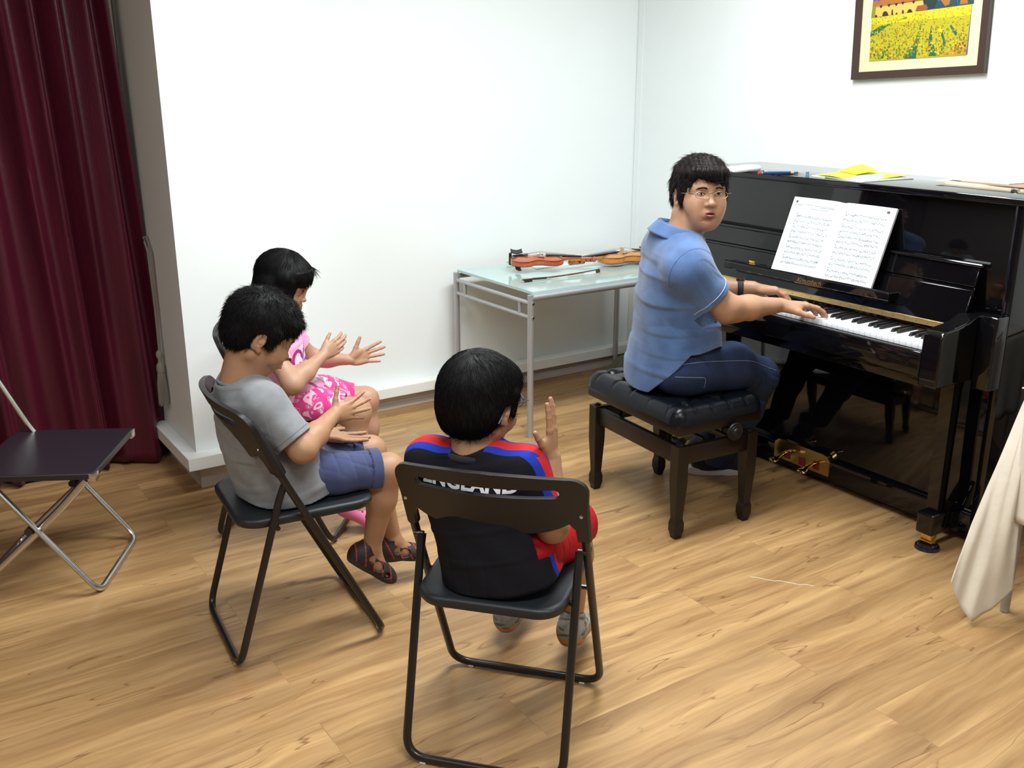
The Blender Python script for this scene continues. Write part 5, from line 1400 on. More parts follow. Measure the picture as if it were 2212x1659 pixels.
    J.ell((2.412,2.53,.568),(.104,.094,.070),.03); J.ell((2.425,2.685,.568),(.098,.090,.070),.03)
    J.chain([(2.43,2.505,.583),(2.62,2.475,.575),(2.795,2.490,.505)],[.094,.086,.071],.04)
    J.chain([(2.45,2.720,.583),(2.68,2.735,.560),(2.885,2.755,.480)],[.094,.086,.071],.04)
    J.chain([(2.795,2.490,.505),(2.825,2.57,.34),(2.83,2.710,.070)],[.070,.062,.054],.03)
    J.chain([(2.885,2.755,.480),(2.93,2.80,.32),(2.94,2.88,.070)],[.070,.060,.050],.03)
    for fn in (folds((1,.1,.3),60,.009,(0,1,.4),12,1.4,ball((2.50,2.5,.60),.12),.5),folds((.4,.2,1),70,.008,(1,0,.2),10,1.2,ball((2.79,2.5,.47),.12),2.5),folds((.5,0,1),50,.008,(0,1,0),9,1.3,ball((2.86,2.75,.42),.14),4),folds((1,.6,.1),40,.006,(0,0,1),9,1.3,None,1)): J.warp(fn)
    J.plane((2.8,2.7,.065),(0,.1,-1))
    J.F[...]=np.maximum(J.F,(lambda X,Y,Z:(.504+0*X-Z)*((X<2.66)*1.0)-(X>=2.66)*.5)(*J.sub(J.lo,J.lo+J.h*J.n)[1:]))
    jn,V_,Q_=vq_obj('jeans',[J.surf()],DENIM,t,None,O_)
    bv=BVHTree.FromPolygons([tuple(Vector(p)-Vector(O_)) for p in V_],[tuple(q) for q in Q_])
    def seam(pts,r=.0009):
        out=[]
        for p,dv in pts:
            d_=Vector(dv).normalized(); r_=bv.ray_cast(Vector(p)-Vector(O_)+d_*.2,-d_)
            if r_[0] is not None: out.append(r_[0]+d_*.0006)
        return MB().tube(out,r,5) if len(out)>1 else MB()
    side=[((2.33+.49*k/24,2.47,.625-.05*(k/24)-.055*(k/24)**3),(-.2,-1,.45)) for k in range(25)]
    obj('seam_stitch',seam(side),STITCH,jn,smooth=0)
    obj('seam_stitch',seam([((2.33+.10*k/8,2.47,.585-.015*k/8),(-.2,-1,.2)) for k in range(9)]+[((2.43+.002*k,2.47,.57-.012*k),(-.1,-1,.1)) for k in range(4)]),STITCH,jn,smooth=0)
    obj('belt',MB().tube([Vector((2.452+.126*math.cos(a),2.612+.172*math.sin(a),.650))-Vector(O_) for a in [2*PI*k/40 for k in range(40)]],.016,8,closed=True,sq=.25,up=(1,0,0)),M['black_plastic'],jn,smooth=80)
    # ---------------- shoes: dark canvas with white soles
    def shoe(c,f,sc=1.0,z=0.0):
        F=Frame((c[0],c[1],z),(f[0],f[1],0),(0,0,1),sc)
        A=Sdf(F(0,0,0)-.2*sc,F(0,0,0)+V3((.2,.2,.16))*sc,.003)
        A.ell(F(.065,0,.045),V3((.075,.044,.034))*sc,.02*sc,'u',F.R); A.ell(F(-.075,0,.052),V3((.055,.036,.045))*sc,.03*sc,'u',F.R); A.cap(F(-.05,0,.06),F(-.055,0,.105),.040*sc,.040*sc,.02*sc); A.cap(F(-.06,0,.04),F(.06,0,.04),.038*sc,.040*sc,.03*sc)
        A.cap(F(-.055,0,.09),F(-.055,0,.14),.030*sc,.033*sc,.004,'s'); A.plane(F(0,0,.022),(0,0,-1)); A.plane(F(0,0,.105),(0,0,1))
        o,_,_=vq_obj('shoe',[A.surf()],SHOE,t,None,O_)
        out=[(.145*math.copysign(abs(math.cos(a))**.9,math.cos(a)),(.047 if math.cos(a)>0 else .038)*math.copysign(abs(math.sin(a))**.75,math.sin(a))) for a in [2*PI*k/40 for k in range(40)]]
        m=MB(); vv=[];
        for z_,e in ((.001,.97),(.004,1.0),(.026,1.0),(.030,.97)): vv+=[Vector(F(x*e,y*e,z_))-Vector(O_) for x,y in out]
        fs=[(i*40+k,i*40+(k+1)%40,(i+1)*40+(k+1)%40,(i+1)*40+k) for i in range(3) for k in range(40)]+[tuple(range(40))[::-1],tuple(120+k for k in range(40))]
        obj('sole',m.add(vv,fs),SOLE,o,smooth=50)
    shoe((2.885,2.745),(.86,-.50)); shoe((3.0,2.90),(.95,-.3))
    # watch on the left wrist
    wp=V3(Lw)-nrm(V3(Lw)-V3(Le))*.045; d=Vector(nrm(V3(Lw)-V3(Le))); u_=Vector((0,0,1)); u_=(u_-d*u_.dot(d)).normalized(); v_=d.cross(u_)
    wt=bpy.data.objects.new('wristwatch',None); C.objects.link(wt); wt.parent=t
    ring=[Vector(wp)-Vector(O_)+u_*(.0325*math.cos(2*PI*k/28))+v_*(.0325*math.sin(2*PI*k/28)) for k in range(28)]
    obj('strap',MB().tube(ring,.011,8,closed=True,sq=.18,up=tuple(u_)),M['rubber'],wt,smooth=80)
    obj('watch_case',MB().lathe([(.016,0),(.017,.003),(.015,.007),(.001,.0075)],20,Matrix.Translation(Vector(wp)-Vector(O_)+u_*.031)@u_.to_track_quat('Z','Y').to_matrix().to_4x4()),M['black_plastic'],wt)
def lerp_(a,b,t): return V3(a)*(1-t)+V3(b)*t
def cloth_mat(name,col,var=.08,scale=900,bump=.25,rough=.85,sheen=.15,v2=14):
    m=mat(name,col,rough,sheen=sheen,bump=(scale,bump,2),var=(v2,var)); return m
def chambray():
    m=mat('blue_chambray',(.10,.20,.44),.85,sheen=.25,bump=(700,.25,2)); nt=m.node_tree; L=nt.links.new; b=nt.nodes['Principled BSDF']
    tc=nt.nodes.new('ShaderNodeTexCoord'); n1=nt.nodes.new('ShaderNodeTexNoise'); n1.inputs['Scale'].default_value=420; n1.inputs['Detail'].default_value=2
    n2=nt.nodes.new('ShaderNodeTexNoise'); n2.inputs['Scale'].default_value=11; L(tc.outputs['Object'],n1.inputs['Vector']); L(tc.outputs['Object'],n2.inputs['Vector'])
    ad=nt.nodes.new('ShaderNodeMath'); ad.operation='MULTIPLY_ADD'; ad.inputs[1].default_value=.6; L(n1.outputs['Fac'],ad.inputs[0]); L(n2.outputs['Fac'],ad.inputs[2])
    r=nt.nodes.new('ShaderNodeValToRGB'); r.color_ramp.elements[0].position=.60; r.color_ramp.elements[1].position=1.0; r.color_ramp.elements[0].color=(.036,.078,.190,1); r.color_ramp.elements[1].color=(.072,.140,.300,1)
    L(ad.outputs[0],r.inputs[0]); L(r.outputs[0],b.inputs['Base Color']); return m
SHIRT=chambray(); TRIM=mat('white_trim',(.50,.54,.66),.8); DENIM=cloth_mat('dark_denim',(.007,.018,.056),.35,800,.3,.85,0,16); STITCH=mat('stitch',(.20,.23,.30),.8)
SHOE=cloth_mat('dark_canvas',(.012,.012,.018),.2); SOLE=mat('white_rubber',(.62,.62,.63),.6)
LENS=mat('spectacle_lens',(1,1,1),.02,trans=1,ior=1.05,alpha=.25)
man()

# ================================================================== the three children
def lerp3(a,b,t): return V3(a)*(1-t)+V3(b)*t
def cut_sleeve(S,c,d,r,th=.006,reach=.075):
    c=V3(c); d=nrm(d); q=S.sub(c-reach*1.3,c+reach*1.3)
    sl,X,Y,Z=q
    ax=(X-c[0])*d[0]+(Y-c[1])*d[1]+(Z-c[2])*d[2]; rad=np.sqrt(np.maximum((X-c[0])**2+(Y-c[1])**2+(Z-c[2])**2-ax**2,0))
    F=S.F[sl]; F=np.where((rad<reach)&(ax>-.03),np.maximum(F,ax),F); F=np.where(rad<reach,np.maximum(F,-np.maximum(rad-(r-th),-(ax+.03))),F); S.F[sl]=F
def bvh_of(V,Q,off=(0,0,0)):
    from mathutils.bvhtree import BVHTree
    return BVHTree.FromPolygons([tuple(Vector(p)-Vector(off)) for p in V],[tuple(q) for q in Q])
def foot_body(S,F,sc,toe=1):
    """bare foot in frame F (f forward, u up, origin at the ankle joint)"""
    S.cap(F(0,0,0),F(-.022,0,-.030),.024*sc,.026*sc,.02); S.cap(F(-.018,0,-.034),F(.075,0,-.042),.026*sc,.022*sc,.02,flat=(F.u,.75)); S.cap(F(.03,.0,-.025),F(.07,.006,-.040),.024*sc,.018*sc,.02)
    S.cap(F(0,0,0),F(.045,0,-.028),.023*sc,.020*sc,.02)
    for i,(l,L_,r) in enumerate(((.020,.034,.0098),(.007,.032,.0078),(-.004,.028,.0072),(-.014,.023,.0068),(-.023,.017,.0066))):
        S.cap(F(.075,l*.8,-.042),F(.080+L_,l,-.048),r*1.25*sc,r*sc,.004)
def sandal(name,F,sc,mats,parent,off,kind='sandal'):
    S=Sdf(F(.03,0,-.02)-.15*sc,F(.03,0,-.02)+V3((.15,)*3)*sc,.0026)
    E=lambda c,r,k=.01,op='u': S.ell(F(*c),V3(r)*sc,k,op,F.R)
    E((-.020,0,-.030),(.042,.034,.044),.02); E((.040,0,-.036),(.070,.038,.030),.03); E((.085,0,-.044),(.040,.036,.020),.02)
    S.cap(F(-.012,0,-.02),F(-.012,0,.014),.031*sc,.030*sc,.01)
    S.plane(F(0,0,.016),F.u); S.plane(F(0,0,-.066),-F.u)
    if kind=='sandal':
        S.cap(F(-.006,0,-.03),F(-.002,0,.06),.0255*sc,.027*sc,.003,'s')
        for sg in (-1,1):
            E((.036,sg*.034,-.030),(.018,.022,.014),.003,'s'); E((.006,sg*.036,-.020),(.012,.02,.010),.003,'s'); E((.078,sg*.038,-.040),(.010,.014,.009),.003,'s')
        E((.046,0,-.005),(.020,.018,.024),.003,'s')
    elif kind=='clog':
        S.cap(F(-.006,0,-.03),F(-.002,0,.06),.0275*sc,.029*sc,.003,'s'); E((-.03,0,.012),(.05,.05,.018),.006,'s')
    else:
        S.cap(F(-.006,0,-.03),F(-.002,0,.06),.0265*sc,.028*sc,.003,'s')
    def fm(P):
        q=(P-F.o)@F.R/F.s; m=np.zeros(len(P)); m[q[:,2]<-.052]=1
        if kind=='sandal':
            m[(np.abs(np.sin(q[:,0]*95+q[:,2]*60))<.22)&(q[:,2]>-.050)]=2; m[(q[:,0]>.075)&(q[:,2]>-.052)&(np.abs(q[:,1])<.012)]=3
        if kind=='shoe':
            m[(np.sin(q[:,0]*130+3*np.sin(q[:,2]*150))*np.sin(q[:,2]*160+q[:,1]*90)>.45)&(q[:,2]>-.048)]=2; m[(q[:,2]<-.046)&(q[:,2]>-.055)&(q[:,0]<.02)]=3; m[(np.abs(q[:,0]-.01)<.006)&(np.abs(q[:,2]+.02)<.014)]=3
        if kind=='clog':
            for (a,b_) in ((.055,.0),(.075,.014),(.075,-.014),(.092,.0),(.045,.024),(.045,-.024),(.065,.032),(.065,-.032)): m[((q[:,0]-a)**2+(q[:,1]-b_)**2<.0042**2)&(q[:,2]>-.046)]=2
        return m
    o,_,_=vq_obj(name,[S.surf()],mats,parent,fm,off); return o
def torso_cloth(S,st,k=.025,pw=2.3):
    for a,b_ in zip(st[:-1],st[1:]): S.etube(a[0],b_[0],a[3],(a[1]+.003,a[2]+.003),(b_[1]+.003,b_[2]+.003),.006,cap=.30,pw=pw)

LIGHT_PALM=mat('skin_palm',(.52,.31,.22),.5,sss=.12,bump=(350,.08,3))
TEE_GREY=cloth_mat('heather_grey_jersey',(.20,.205,.215),.10,600,.25,.9,.2,40); SHORT_BLUE=cloth_mat('navy_cotton',(.040,.052,.130),.18,800,.3,.85,.2,18)
PRINT_RED=mat('print_red',(.45,.04,.04),.7); PRINT_DARK=mat('print_dark',(.03,.03,.045),.7); PRINT_WHITE=mat('print_white',(.75,.75,.76),.7)
def project_patch(bv,parent,off,name,poly,o,dirv,ux,uy,m,push=.0012,n=10):
    """drape a flat outline (in ux,uy around o) onto a garment along dirv"""
    dv=Vector(dirv).normalized(); o=Vector(o); ux=Vector(ux); uy=Vector(uy)
    bm=bmesh.new(); vs=[bm.verts.new((x,y,0)) for x,y in poly]; bm.faces.new(vs)
    xs=[p[0] for p in poly]; ys=[p[1] for p in poly]
    for ax,(a,b_) in ((0,(min(xs),max(xs))),(1,(min(ys),max(ys)))):
        for i in range(1,n):
            c=a+(b_-a)*i/n; pc=(c,0,0) if ax==0 else (0,c,0); pn=(1,0,0) if ax==0 else (0,1,0)
            bmesh.ops.bisect_plane(bm,geom=bm.verts[:]+bm.edges[:]+bm.faces[:],plane_co=pc,plane_no=pn)
    bmesh.ops.triangulate(bm,faces=bm.faces[:])
    for v in bm.verts:
        s_=o+ux*v.co.x+uy*v.co.y-dv*.35; r=bv.ray_cast(s_,dv)
        v.co=(r[0]-dv*push) if r[0] is not None else (o+ux*v.co.x+uy*v.co.y)
    mb=MB().bm(bm); return obj(name,mb,m,parent,smooth=80)

def boy_grey():
    O_=(.93,2.6,.44)
    t=thing('person','boy in grey t-shirt and navy shorts seated side-on, looking down, one hand raised','person',O_)
    H=Frame((.880,2.588,.921),(.87,-.18,-.45),(0,.02,1),.935)
    neck=(.812,2.60,.785)
    S=head_volume(H,.0017,neck,(.050,.058),kid=1,mouth=0); parts=[S.surf()]
    Rs,Re,Rw=(.842,2.490,.752),(.915,2.415,.628),(1.050,2.512,.672)
    Ls,Le,Lw=(.850,2.712,.752),(.945,2.775,.610),(1.070,2.662,.560)
    A=Sdf((.74,2.30,.54),(1.30,2.62,.84),.0018)
    A.chain([Rs,Re],[.041,.034],.02); A.chain([Re,lerp3(Re,Rw,.4),Rw],[.034,.031,.0215],.03)
    tR=hand(A,Rw,(.98,.12,.06),(.10,-1,.25),1,.70,(.12,.10,.10,.15),.30,(.35,.95,.0),.1)
    parts.append(A.surf())
    B=Sdf((.76,2.56,.38),(1.34,2.90,.84),.0018)
    B.chain([Ls,Le],[.041,.034],.02); B.chain([Le,lerp3(Le,Lw,.4),Lw],[.034,.031,.0215],.03)
    tL=hand(B,Lw,(.110,-.035,-.022),(.18,.05,-1),-1,.78,(.08,.05,.05,.08),.10,(.75,.62,.05),.1)
    parts.append(B.surf())
    Lg=Sdf((.80,2.36,.02),(1.50,2.86,.60),.0028)
    for hip,kn,ank in (((.92,2.54,.500),(1.205,2.495,.472),(1.150,2.510,.225)),((.92,2.67,.500),(1.235,2.680,.466),(1.300,2.665,.150))):
        Lg.chain([hip,lerp3(hip,kn,.6),kn],[.054,.050,.045],.02); Lg.chain([kn,lerp3(kn,ank,.35),ank],[.045,.042,.0265],.03)
        Lg.ell(V3(kn)+V3((.008,0,.004)),(.044,.042,.044),.02)
    FR=Frame((1.150,2.510,.218),(.72,-.22,-.62),(.7,0,.75),.98); FL=Frame((1.300,2.665,.143),(.95,-.12,-.20),(0,0,1),.98)
    foot_body(Lg,FR,.98); foot_body(Lg,FL,.98)
    parts.append(Lg.surf())
    T=Sdf((.72,2.40,.42),(1.06,2.80,.84),.005); T.etube((.83,2.60,.72),(.91,2.605,.50),(0,1,0),(.10,.060),(.105,.08),.02); parts.append(T.surf())
    body,V,Q=vq_obj('body',parts,[SKIN_K,LIPS_K,MOUTH],t,face_mat(H,1),O_)
    eyes_on(H,t,O_,parts[0][0],parts[0][1],kid=1,closed=1,brow_m=HAIR,brow_w=.0034)
    nails(tR,body,O_,.7)
    # hair: short, standing slightly on end
    s=H.s; R=H.R; G=Sdf(H(0,0,0)-.18,H(0,0,0)+V3((.18,)*3),.0024)
    E=lambda c,r,k=.012,op='u': G.ell(H(*c),V3(r)*s,k*s,op,R)
    E((-.014,0,.042),(.108,.092,.098)); E((-.052,0,-.010),(.062,.078,.062),.02); E((.050,0,.068),(.050,.068,.040),.02)
    for sg in (-1,1): G.cap(H(.022,sg*.072,.03),H(.022,sg*.077,-.012),.018,.010,.012)
    E((.160,0,-.040),(.115,.095,.094),.006,'s'); E((.030,0,-.105),(.115,.12,.070),.006,'s')
    for sg in (-1,1): E((-.012,sg*.098,-.014),(.022,.028,.032),.006,'s')
    for (l0,l1,u1,f1) in ((-.055,-.062,.030,.062),(-.04,-.044,.034,.080),(-.024,-.026,.038,.092),(-.008,-.006,.034,.098),(.008,.01,.038,.097),(.024,.028,.036,.090),(.04,.046,.034,.078),(.055,.062,.030,.060)):
        G.chain([H(.050,l0*.8,.042+.098*math.sqrt(max(.05,1-.35-(l0*.8/.092)**2))-.014),H(f1*.95,(l0+l1)/2,.068),H(f1,l1,u1)],[.018,.013,.003],.010)
    hair_obj('hair',G,H,t,O_,HAIR,dict(count=7000,length=.017,width=.0006,lift=.42,crown=(-.05,0,.13),seed=8,spread=.35))
    # t-shirt
    S=Sdf((.66,2.34,.40),(1.16,2.88,.86),.0024); U=(-.03,1,0)
    st=[((.812,2.60,.800),.070,.060,U),((.824,2.60,.762),.118,.075,U),((.842,2.60,.70),.142,.094,U),((.866,2.602,.62),.140,.112,U),((.900,2.604,.54),.142,.128,U),((.928,2.606,.47),.150,.138,U),((.935,2.606,.44),.150,.135,U)]
    torso_cloth(S,st)
    dR=nrm(V3(Re)-V3(Rs)); dL=nrm(V3(Le)-V3(Ls)); eR=lerp3(Rs,Re,.80); eL=lerp3(Ls,Le,.80)
    S.chain([(.822,2.565,.765),Rs,eR],[.048,.056,.054],.03); S.chain([(.824,2.64,.765),Ls,eL],[.048,.056,.054],.03)
    for fn in (folds((.5,-.3,1),60,.0040,(1,.3,-.2),11,1.7,ball((.92,2.50,.60),.13),.4),folds((.2,0,1),80,.0035,(0,1,.3),10,1.5,ball((.85,2.6,.55),.14),1.9),folds((1,-.6,.2),85,.0030,(.2,.2,1),9,1.2,ball((.86,2.46,.70),.09),3.1)): S.warp(fn)
    S.warp(lambda X,Y,Z:-.0025*np.sin(X*36+Z*41+2)*np.sin(Y*39-Z*27))
    cut_sleeve(S,eR,dR,.054); cut_sleeve(S,eL,dL,.054)
    S.cap(neck,(.79,2.60,.87),.050,.058,.003,'s')
    S.etube((.93,2.606,.38),(.93,2.606,.475),U,(.140,.128),(.138,.124),.004,'s',cap=.2)
    S.F[...]=np.maximum(S.F,(lambda X,Y,Z:(.446+.02*np.clip((X-.95)/.1,0,3)+.004*np.sin(Y*40)-Z+0*Y))(*S.sub(S.lo,S.lo+S.h*S.n)[1:]))
    sh,V_,Q_=vq_obj('t_shirt',[S.surf()],TEE_GREY,t,None,O_)
    bv=bvh_of(V_,Q_,O_)
    r=[]
    for k in range(40):
        a=2*PI*k/40; r.append(Vector((.811+.053*math.cos(a),2.60+.058*math.sin(a),.788+.012*(-math.cos(a))))-Vector(O_))
    obj('collar_rib',MB().tube(r,.0048,8,closed=True),cloth_mat('grey_rib',(.17,.175,.185),.08),sh,smooth=80)
    d=Vector(dR); c=Vector(eR)-Vector(O_)-d*.014; u_=d.orthogonal().normalized(); v_=d.cross(u_); rr=[]
    for k in range(40):
        a=2*PI*k/40; dv=u_*math.cos(a)+v_*math.sin(a); h_=bv.ray_cast(c+dv*.10,-dv)
        rr.append((h_[0] if h_[0] is not None else c+dv*.054)+dv*.0002)
    obj('sleeve_stitch',MB().tube(rr,.0008,5,closed=True),mat('grey_stitch',(.13,.13,.14),.9),sh,smooth=80)
    # chest print, red and dark strokes, at the belly
    px=Vector((1,-.12,0)); ox=Vector((1.12,2.60,.60))-Vector(O_)
    for (poly,m) in (([(-.10,-.055),(.085,-.060),(.10,.005),(.02,.055),(-.085,.045)],PRINT_DARK),([(-.09,-.040),(.02,-.052),(.08,-.030),(.06,-.012),(-.03,-.022),(-.085,-.012)],PRINT_RED),([(-.08,.005),(.0,-.004),(.075,.010),(.05,.026),(-.04,.020)],PRINT_RED),([(-.06,.062),(.03,.060),(.05,.085),(-.02,.095)],PRINT_WHITE)):
        project_patch(bv,sh,O_,'chest_print',poly,ox,(-1,.10,0),(0,1,0),(0,0,1),m,push=.001+.0006*(m is not PRINT_DARK))
    # shorts with rolled cuffs
    J=Sdf((.76,2.40,.40),(1.26,2.82,.62),.0025)
    J.etube((.915,2.606,.555),(.915,2.606,.505),(0,1,0),(.138,.118),(.142,.118),.02,cap=.4)
    cuffs=[]
    for hip,kn in (((.92,2.540,.500),(1.175,2.497,.482)),((.92,2.668,.500),(1.185,2.680,.478))):
        J.chain([hip,lerp3(hip,kn,.5),kn],[.062,.061,.0595],.03); cuffs.append((kn,nrm(V3(kn)-V3(hip))))
    for fn in (folds((1,.1,.2),80,.0045,(0,1,.6),14,1.3,None,.5),folds((.4,.8,.5),60,.003,(1,0,.2),10,1.2,None,2.5)): J.warp(fn)
    for (c,d) in cuffs:
        c=V3(c)+d*.004; sl,X,Y,Z=J.sub(c-.09,c+.09); ax=(X-c[0])*d[0]+(Y-c[1])*d[1]+(Z-c[2])*d[2]
        rad=np.sqrt(np.maximum((X-c[0])**2+(Y-c[1])**2+(Z-c[2])**2-ax**2,0)); F=J.F[sl]
        F=np.where(rad<.068,np.minimum(F,np.maximum(rad-.0655,np.abs(ax+.016)-.0155)),F)
        F=np.maximum(F,np.where(rad<.078,ax,F)); F=np.where(rad<.078,np.maximum(F,-np.maximum(rad-.0565,-(ax+.035))),F); J.F[sl]=F
    J.F[...]=np.maximum(J.F,(lambda X,Y,Z:.4425-Z+0*X+0*Y)(*J.sub(J.lo,J.lo+J.h*J.n)[1:]))
    vq_obj('shorts',[J.surf()],SHORT_BLUE,t,None,O_)
    D=mat('sandal_dark',(.022,.012,.010),.6); Gy=mat('sandal_sole',(.035,.030,.028),.8); Rd=mat('sandal_red',(.28,.03,.03),.5); Wh=mat('sandal_grey',(.25,.24,.23),.6)
    sandal('sandal',FR,1.02,[D,Gy,Rd,Wh],t,O_); sandal('sandal',FL,1.02,[D,Gy,Rd,Gy],t,O_)

def boy_england():
    O_=(1.2,1.84,.44)
    t=thing('person','boy with glasses in a black ENGLAND shirt and red shorts, seen from behind, hand raised','person',O_)
    H=Frame((1.147,1.864,.870),(.93,.36,-.10),(0,0,1),.973)
    neck=(1.112,1.842,.755)
    S=head_volume(H,.0019,neck,(.046,.053),kid=1,mouth=0); parts=[S.surf()]
    g=nrm((.75,.66,0)); rt=nrm((.66,-.75,0)); C0=V3((1.145,1.805,0))
    W=lambda r,f,z: C0+rt*r+g*f+V3((0,0,z))
    Rs,Re,Rw=V3((1.202,1.760,.725)),V3((1.243,1.702,.592)),V3((1.268,1.742,.748))
    Ls,Le,Lw=V3((1.048,1.935,.725)),V3((1.09,2.02,.60)),V3((1.20,1.99,.70))
    A=Sdf((1.08,1.58,.52),(1.40,1.88,.98),.0018)
    A.chain([Rs,Re],[.042,.034],.02); A.chain([Re,lerp3(Re,Rw,.4),Rw],[.034,.031,.0220],.03)
    tR=hand(A,Rw,(.08,.08,1),(.60,-.80,-.05),1,.74,(.05,.05,.08,.12),.12,(.72,.62,-.25),.1)
    parts.append(A.surf())
    B=Sdf((.95,1.82,.50),(1.40,2.14,.96),.0020)
    B.chain([Ls,Le],[.042,.034],.02); B.chain([Le,lerp3(Le,Lw,.4),Lw],[.034,.031,.0220],.03)
    hand(B,Lw,(.25,-.10,.95),(-.5,.85,.1),-1,.74,(.1,.1,.1,.15),.12,(.7,.62,-.25),.1)
    parts.append(B.surf())
    Lg=Sdf((1.05,1.64,.0),(1.75,2.40,.60),.003)
    hipR,knR,anR=(1.235,1.775,.505),(1.470,1.905,.470),(1.515,1.965,.138); hipL,knL,anL=(1.150,1.885,.505),(1.380,2.080,.470),(1.425,2.160,.120)
    for hip,kn,ank in ((hipR,knR,anR),(hipL,knL,anL)):
        Lg.chain([hip,lerp3(hip,kn,.6),kn],[.066,.058,.048],.02); Lg.chain([kn,lerp3(kn,ank,.35),ank],[.047,.044,.027],.03)
    parts.append(Lg.surf())
    T=Sdf((.98,1.64,.42),(1.36,2.06,.84),.005); T.etube((1.125,1.845,.70),(1.16,1.80,.50),rt,(.10,.055),(.10,.07),.02); parts.append(T.surf())
    body,V,Q=vq_obj('body',parts,[SKIN_K,LIPS_K,MOUTH],t,face_mat(H,1),O_)
    eyes_on(H,t,O_,parts[0][0],parts[0][1],kid=1,brow_m=HAIR); nails(tR,body,O_,.74)
    s=H.s; R=H.R; G=Sdf(H(0,0,0)-.19,H(0,0,0)+V3((.19,)*3),.0024)
    E=lambda c,r,k=.012,op='u': G.ell(H(*c),V3(r)*s,k*s,op,R)
    E((-.012,0,.036),(.108,.094,.098)); E((-.045,0,-.008),(.068,.084,.070),.02); E((-.060,0,-.036),(.036,.060,.034),.02); E((.050,0,.058),(.052,.076,.050),.02)
    for sg in (-1,1): G.cap(H(.022,sg*.076,.03),H(.024,sg*.079,-.012),.018*s,.009*s,.012)
    E((.160,0,-.050),(.112,.098,.088),.006,'s'); E((.040,0,-.105),(.125,.13,.066),.006,'s')
    for sg in (-1,1): E((-.008,sg*.098,-.014),(.020,.024,.028),.005,'s')
    G.cap(H(.03,0,.02),H(.12,0,-.02),.03,.03,0,'s') if False else None
    hair_obj('hair',G,H,t,O_,HAIR,dict(count=6500,length=.024,width=.0006,lift=.03,crown=(-.05,.01,.14),seed=21,spread=.16,curl=.15))
    # glasses
    gl=bpy.data.objects.new('glasses',None); C.objects.link(gl); gl.parent=t; toL=lambda p: Vector(p)-Vector(O_)
    bm_=mat('blue_frame',(.06,.14,.26),.25); tm=mat('dark_temple',(.012,.014,.028),.3)
    for sg in (-1,1):
        pts=[toL(H(.110,sg*.031+.0215*math.cos(2*PI*k/28),-.004+.0175*math.sin(2*PI*k/28))) for k in range(28)]
        obj('rim',MB().tube(pts,.0017,7,closed=True),bm_,gl,smooth=80); c=sum(pts,Vector())/28
        obj('lens',MB().add(pts+[c],[(i,(i+1)%28,28) for i in range(28)]),LENS,gl,smooth=80)
        obj('temple',MB().tube([toL(H(.110,sg*.052,.002)),toL(H(.104,sg*.0715,.003)),toL(H(.02,sg*.0860,.010)),toL(H(-.020,sg*.0900,.008)),toL(H(-.045,sg*.0890,-.026))],[.0014,.0018,.0026,.0030,.0030],8,sq=.5,up=(0,0,1)),tm,gl,smooth=80)
    obj('nose_bridge',MB().tube([toL(H(.110,-.010,0)),toL(H(.114,0,.003)),toL(H(.110,.010,0))],.0015,6),bm_,gl)
    # shirt
    S=Sdf((.92,1.58,.42),(1.38,2.14,.82),.0021)
    st=[((1.118,1.846,.768),.074,.058,rt),((1.122,1.842,.738),.116,.072,rt),((1.130,1.832,.68),.140,.088,rt),((1.142,1.818,.60),.142,.098,rt),((1.155,1.805,.53),.140,.108,rt),((1.165,1.80,.46),.146,.118,rt)]
    torso_cloth(S,st)
    dR=nrm(Re-Rs); dL=nrm(Le-Ls); eR=lerp3(Rs,Re,.72); eL=lerp3(Ls,Le,.72)
    S.chain([(1.140,1.815,.742),Rs,eR],[.046,.054,.054],.03); S.chain([(1.10,1.872,.742),Ls,eL],[.046,.054,.052],.03)
    for fn in (folds((.3,-.3,1),60,.0035,(1,.3,-.2),11,1.7,ball(W(0,0,.52),.13),.4),folds(tuple(rt),70,.0030,(0,0,1),8,1.3,ball(W(0,0,.50),.12),1.9)): S.warp(fn)
    S.warp(lambda X,Y,Z:-.002*np.sin(X*36+Z*41+2)*np.sin(Y*39-Z*27))
    cut_sleeve(S,eR,dR,.054); cut_sleeve(S,eL,dL,.052)
    S.cap(neck,(1.105,1.84,.86),.047,.056,.003,'s')
    S.F[...]=np.maximum(S.F,(lambda X,Y,Z:.4425-Z+0*X+0*Y)(*S.sub(S.lo,S.lo+S.h*S.n)[1:]))
    N0=V3(neck)
    def stripes(P):
        best=np.full(len(P),9.0)
        m=np.full(len(P),9.0)
        for sg,Sh,El in ((1,Rs,eR),(-1,Ls,eL)):
            a=N0+rt*sg*.030+V3((0,0,.018)); e=V3(El)+nrm(V3(El)-V3(Sh))*.05
            for p0,p1 in ((a,V3(Sh)+V3((0,0,.055))),(V3(Sh)+V3((0,0,.055)),V3(e)+rt*sg*.05)):
                d=p1-p0; t_=np.clip(((P-p0)@d)/(d@d),-.05 if p0 is a else 0,1.2); q=P-(p0+t_[:,None]*d)
                w_=-(q@g); up=q[:,2]
                side=((P-N0)@rt)*sg
                wv=w_-.3*up
                ok=(side>.040)&(np.linalg.norm(q,axis=1)<.10)
                nn=np.linalg.norm(q,axis=1); better=ok&(nn<best); m[better]=wv[better]; best[better]=nn[better]
        return m
    sh,V_,Q_=vq_obj('football_shirt',[S.surf()],jersey_mat(),t,None,O_)
    at=sh.data.attributes.new('band','FLOAT','POINT'); at.data.foreach_set('value',stripes(V_).astype(np.float32))
    bv=bvh_of(V_,Q_,O_)
    r=[Vector(N0+rt*(.060*math.cos(a))+g*(.054*math.sin(a))+V3((0,0,.010+.003*math.sin(a))))-Vector(O_) for a in [2*PI*k/44 for k in range(44)]]
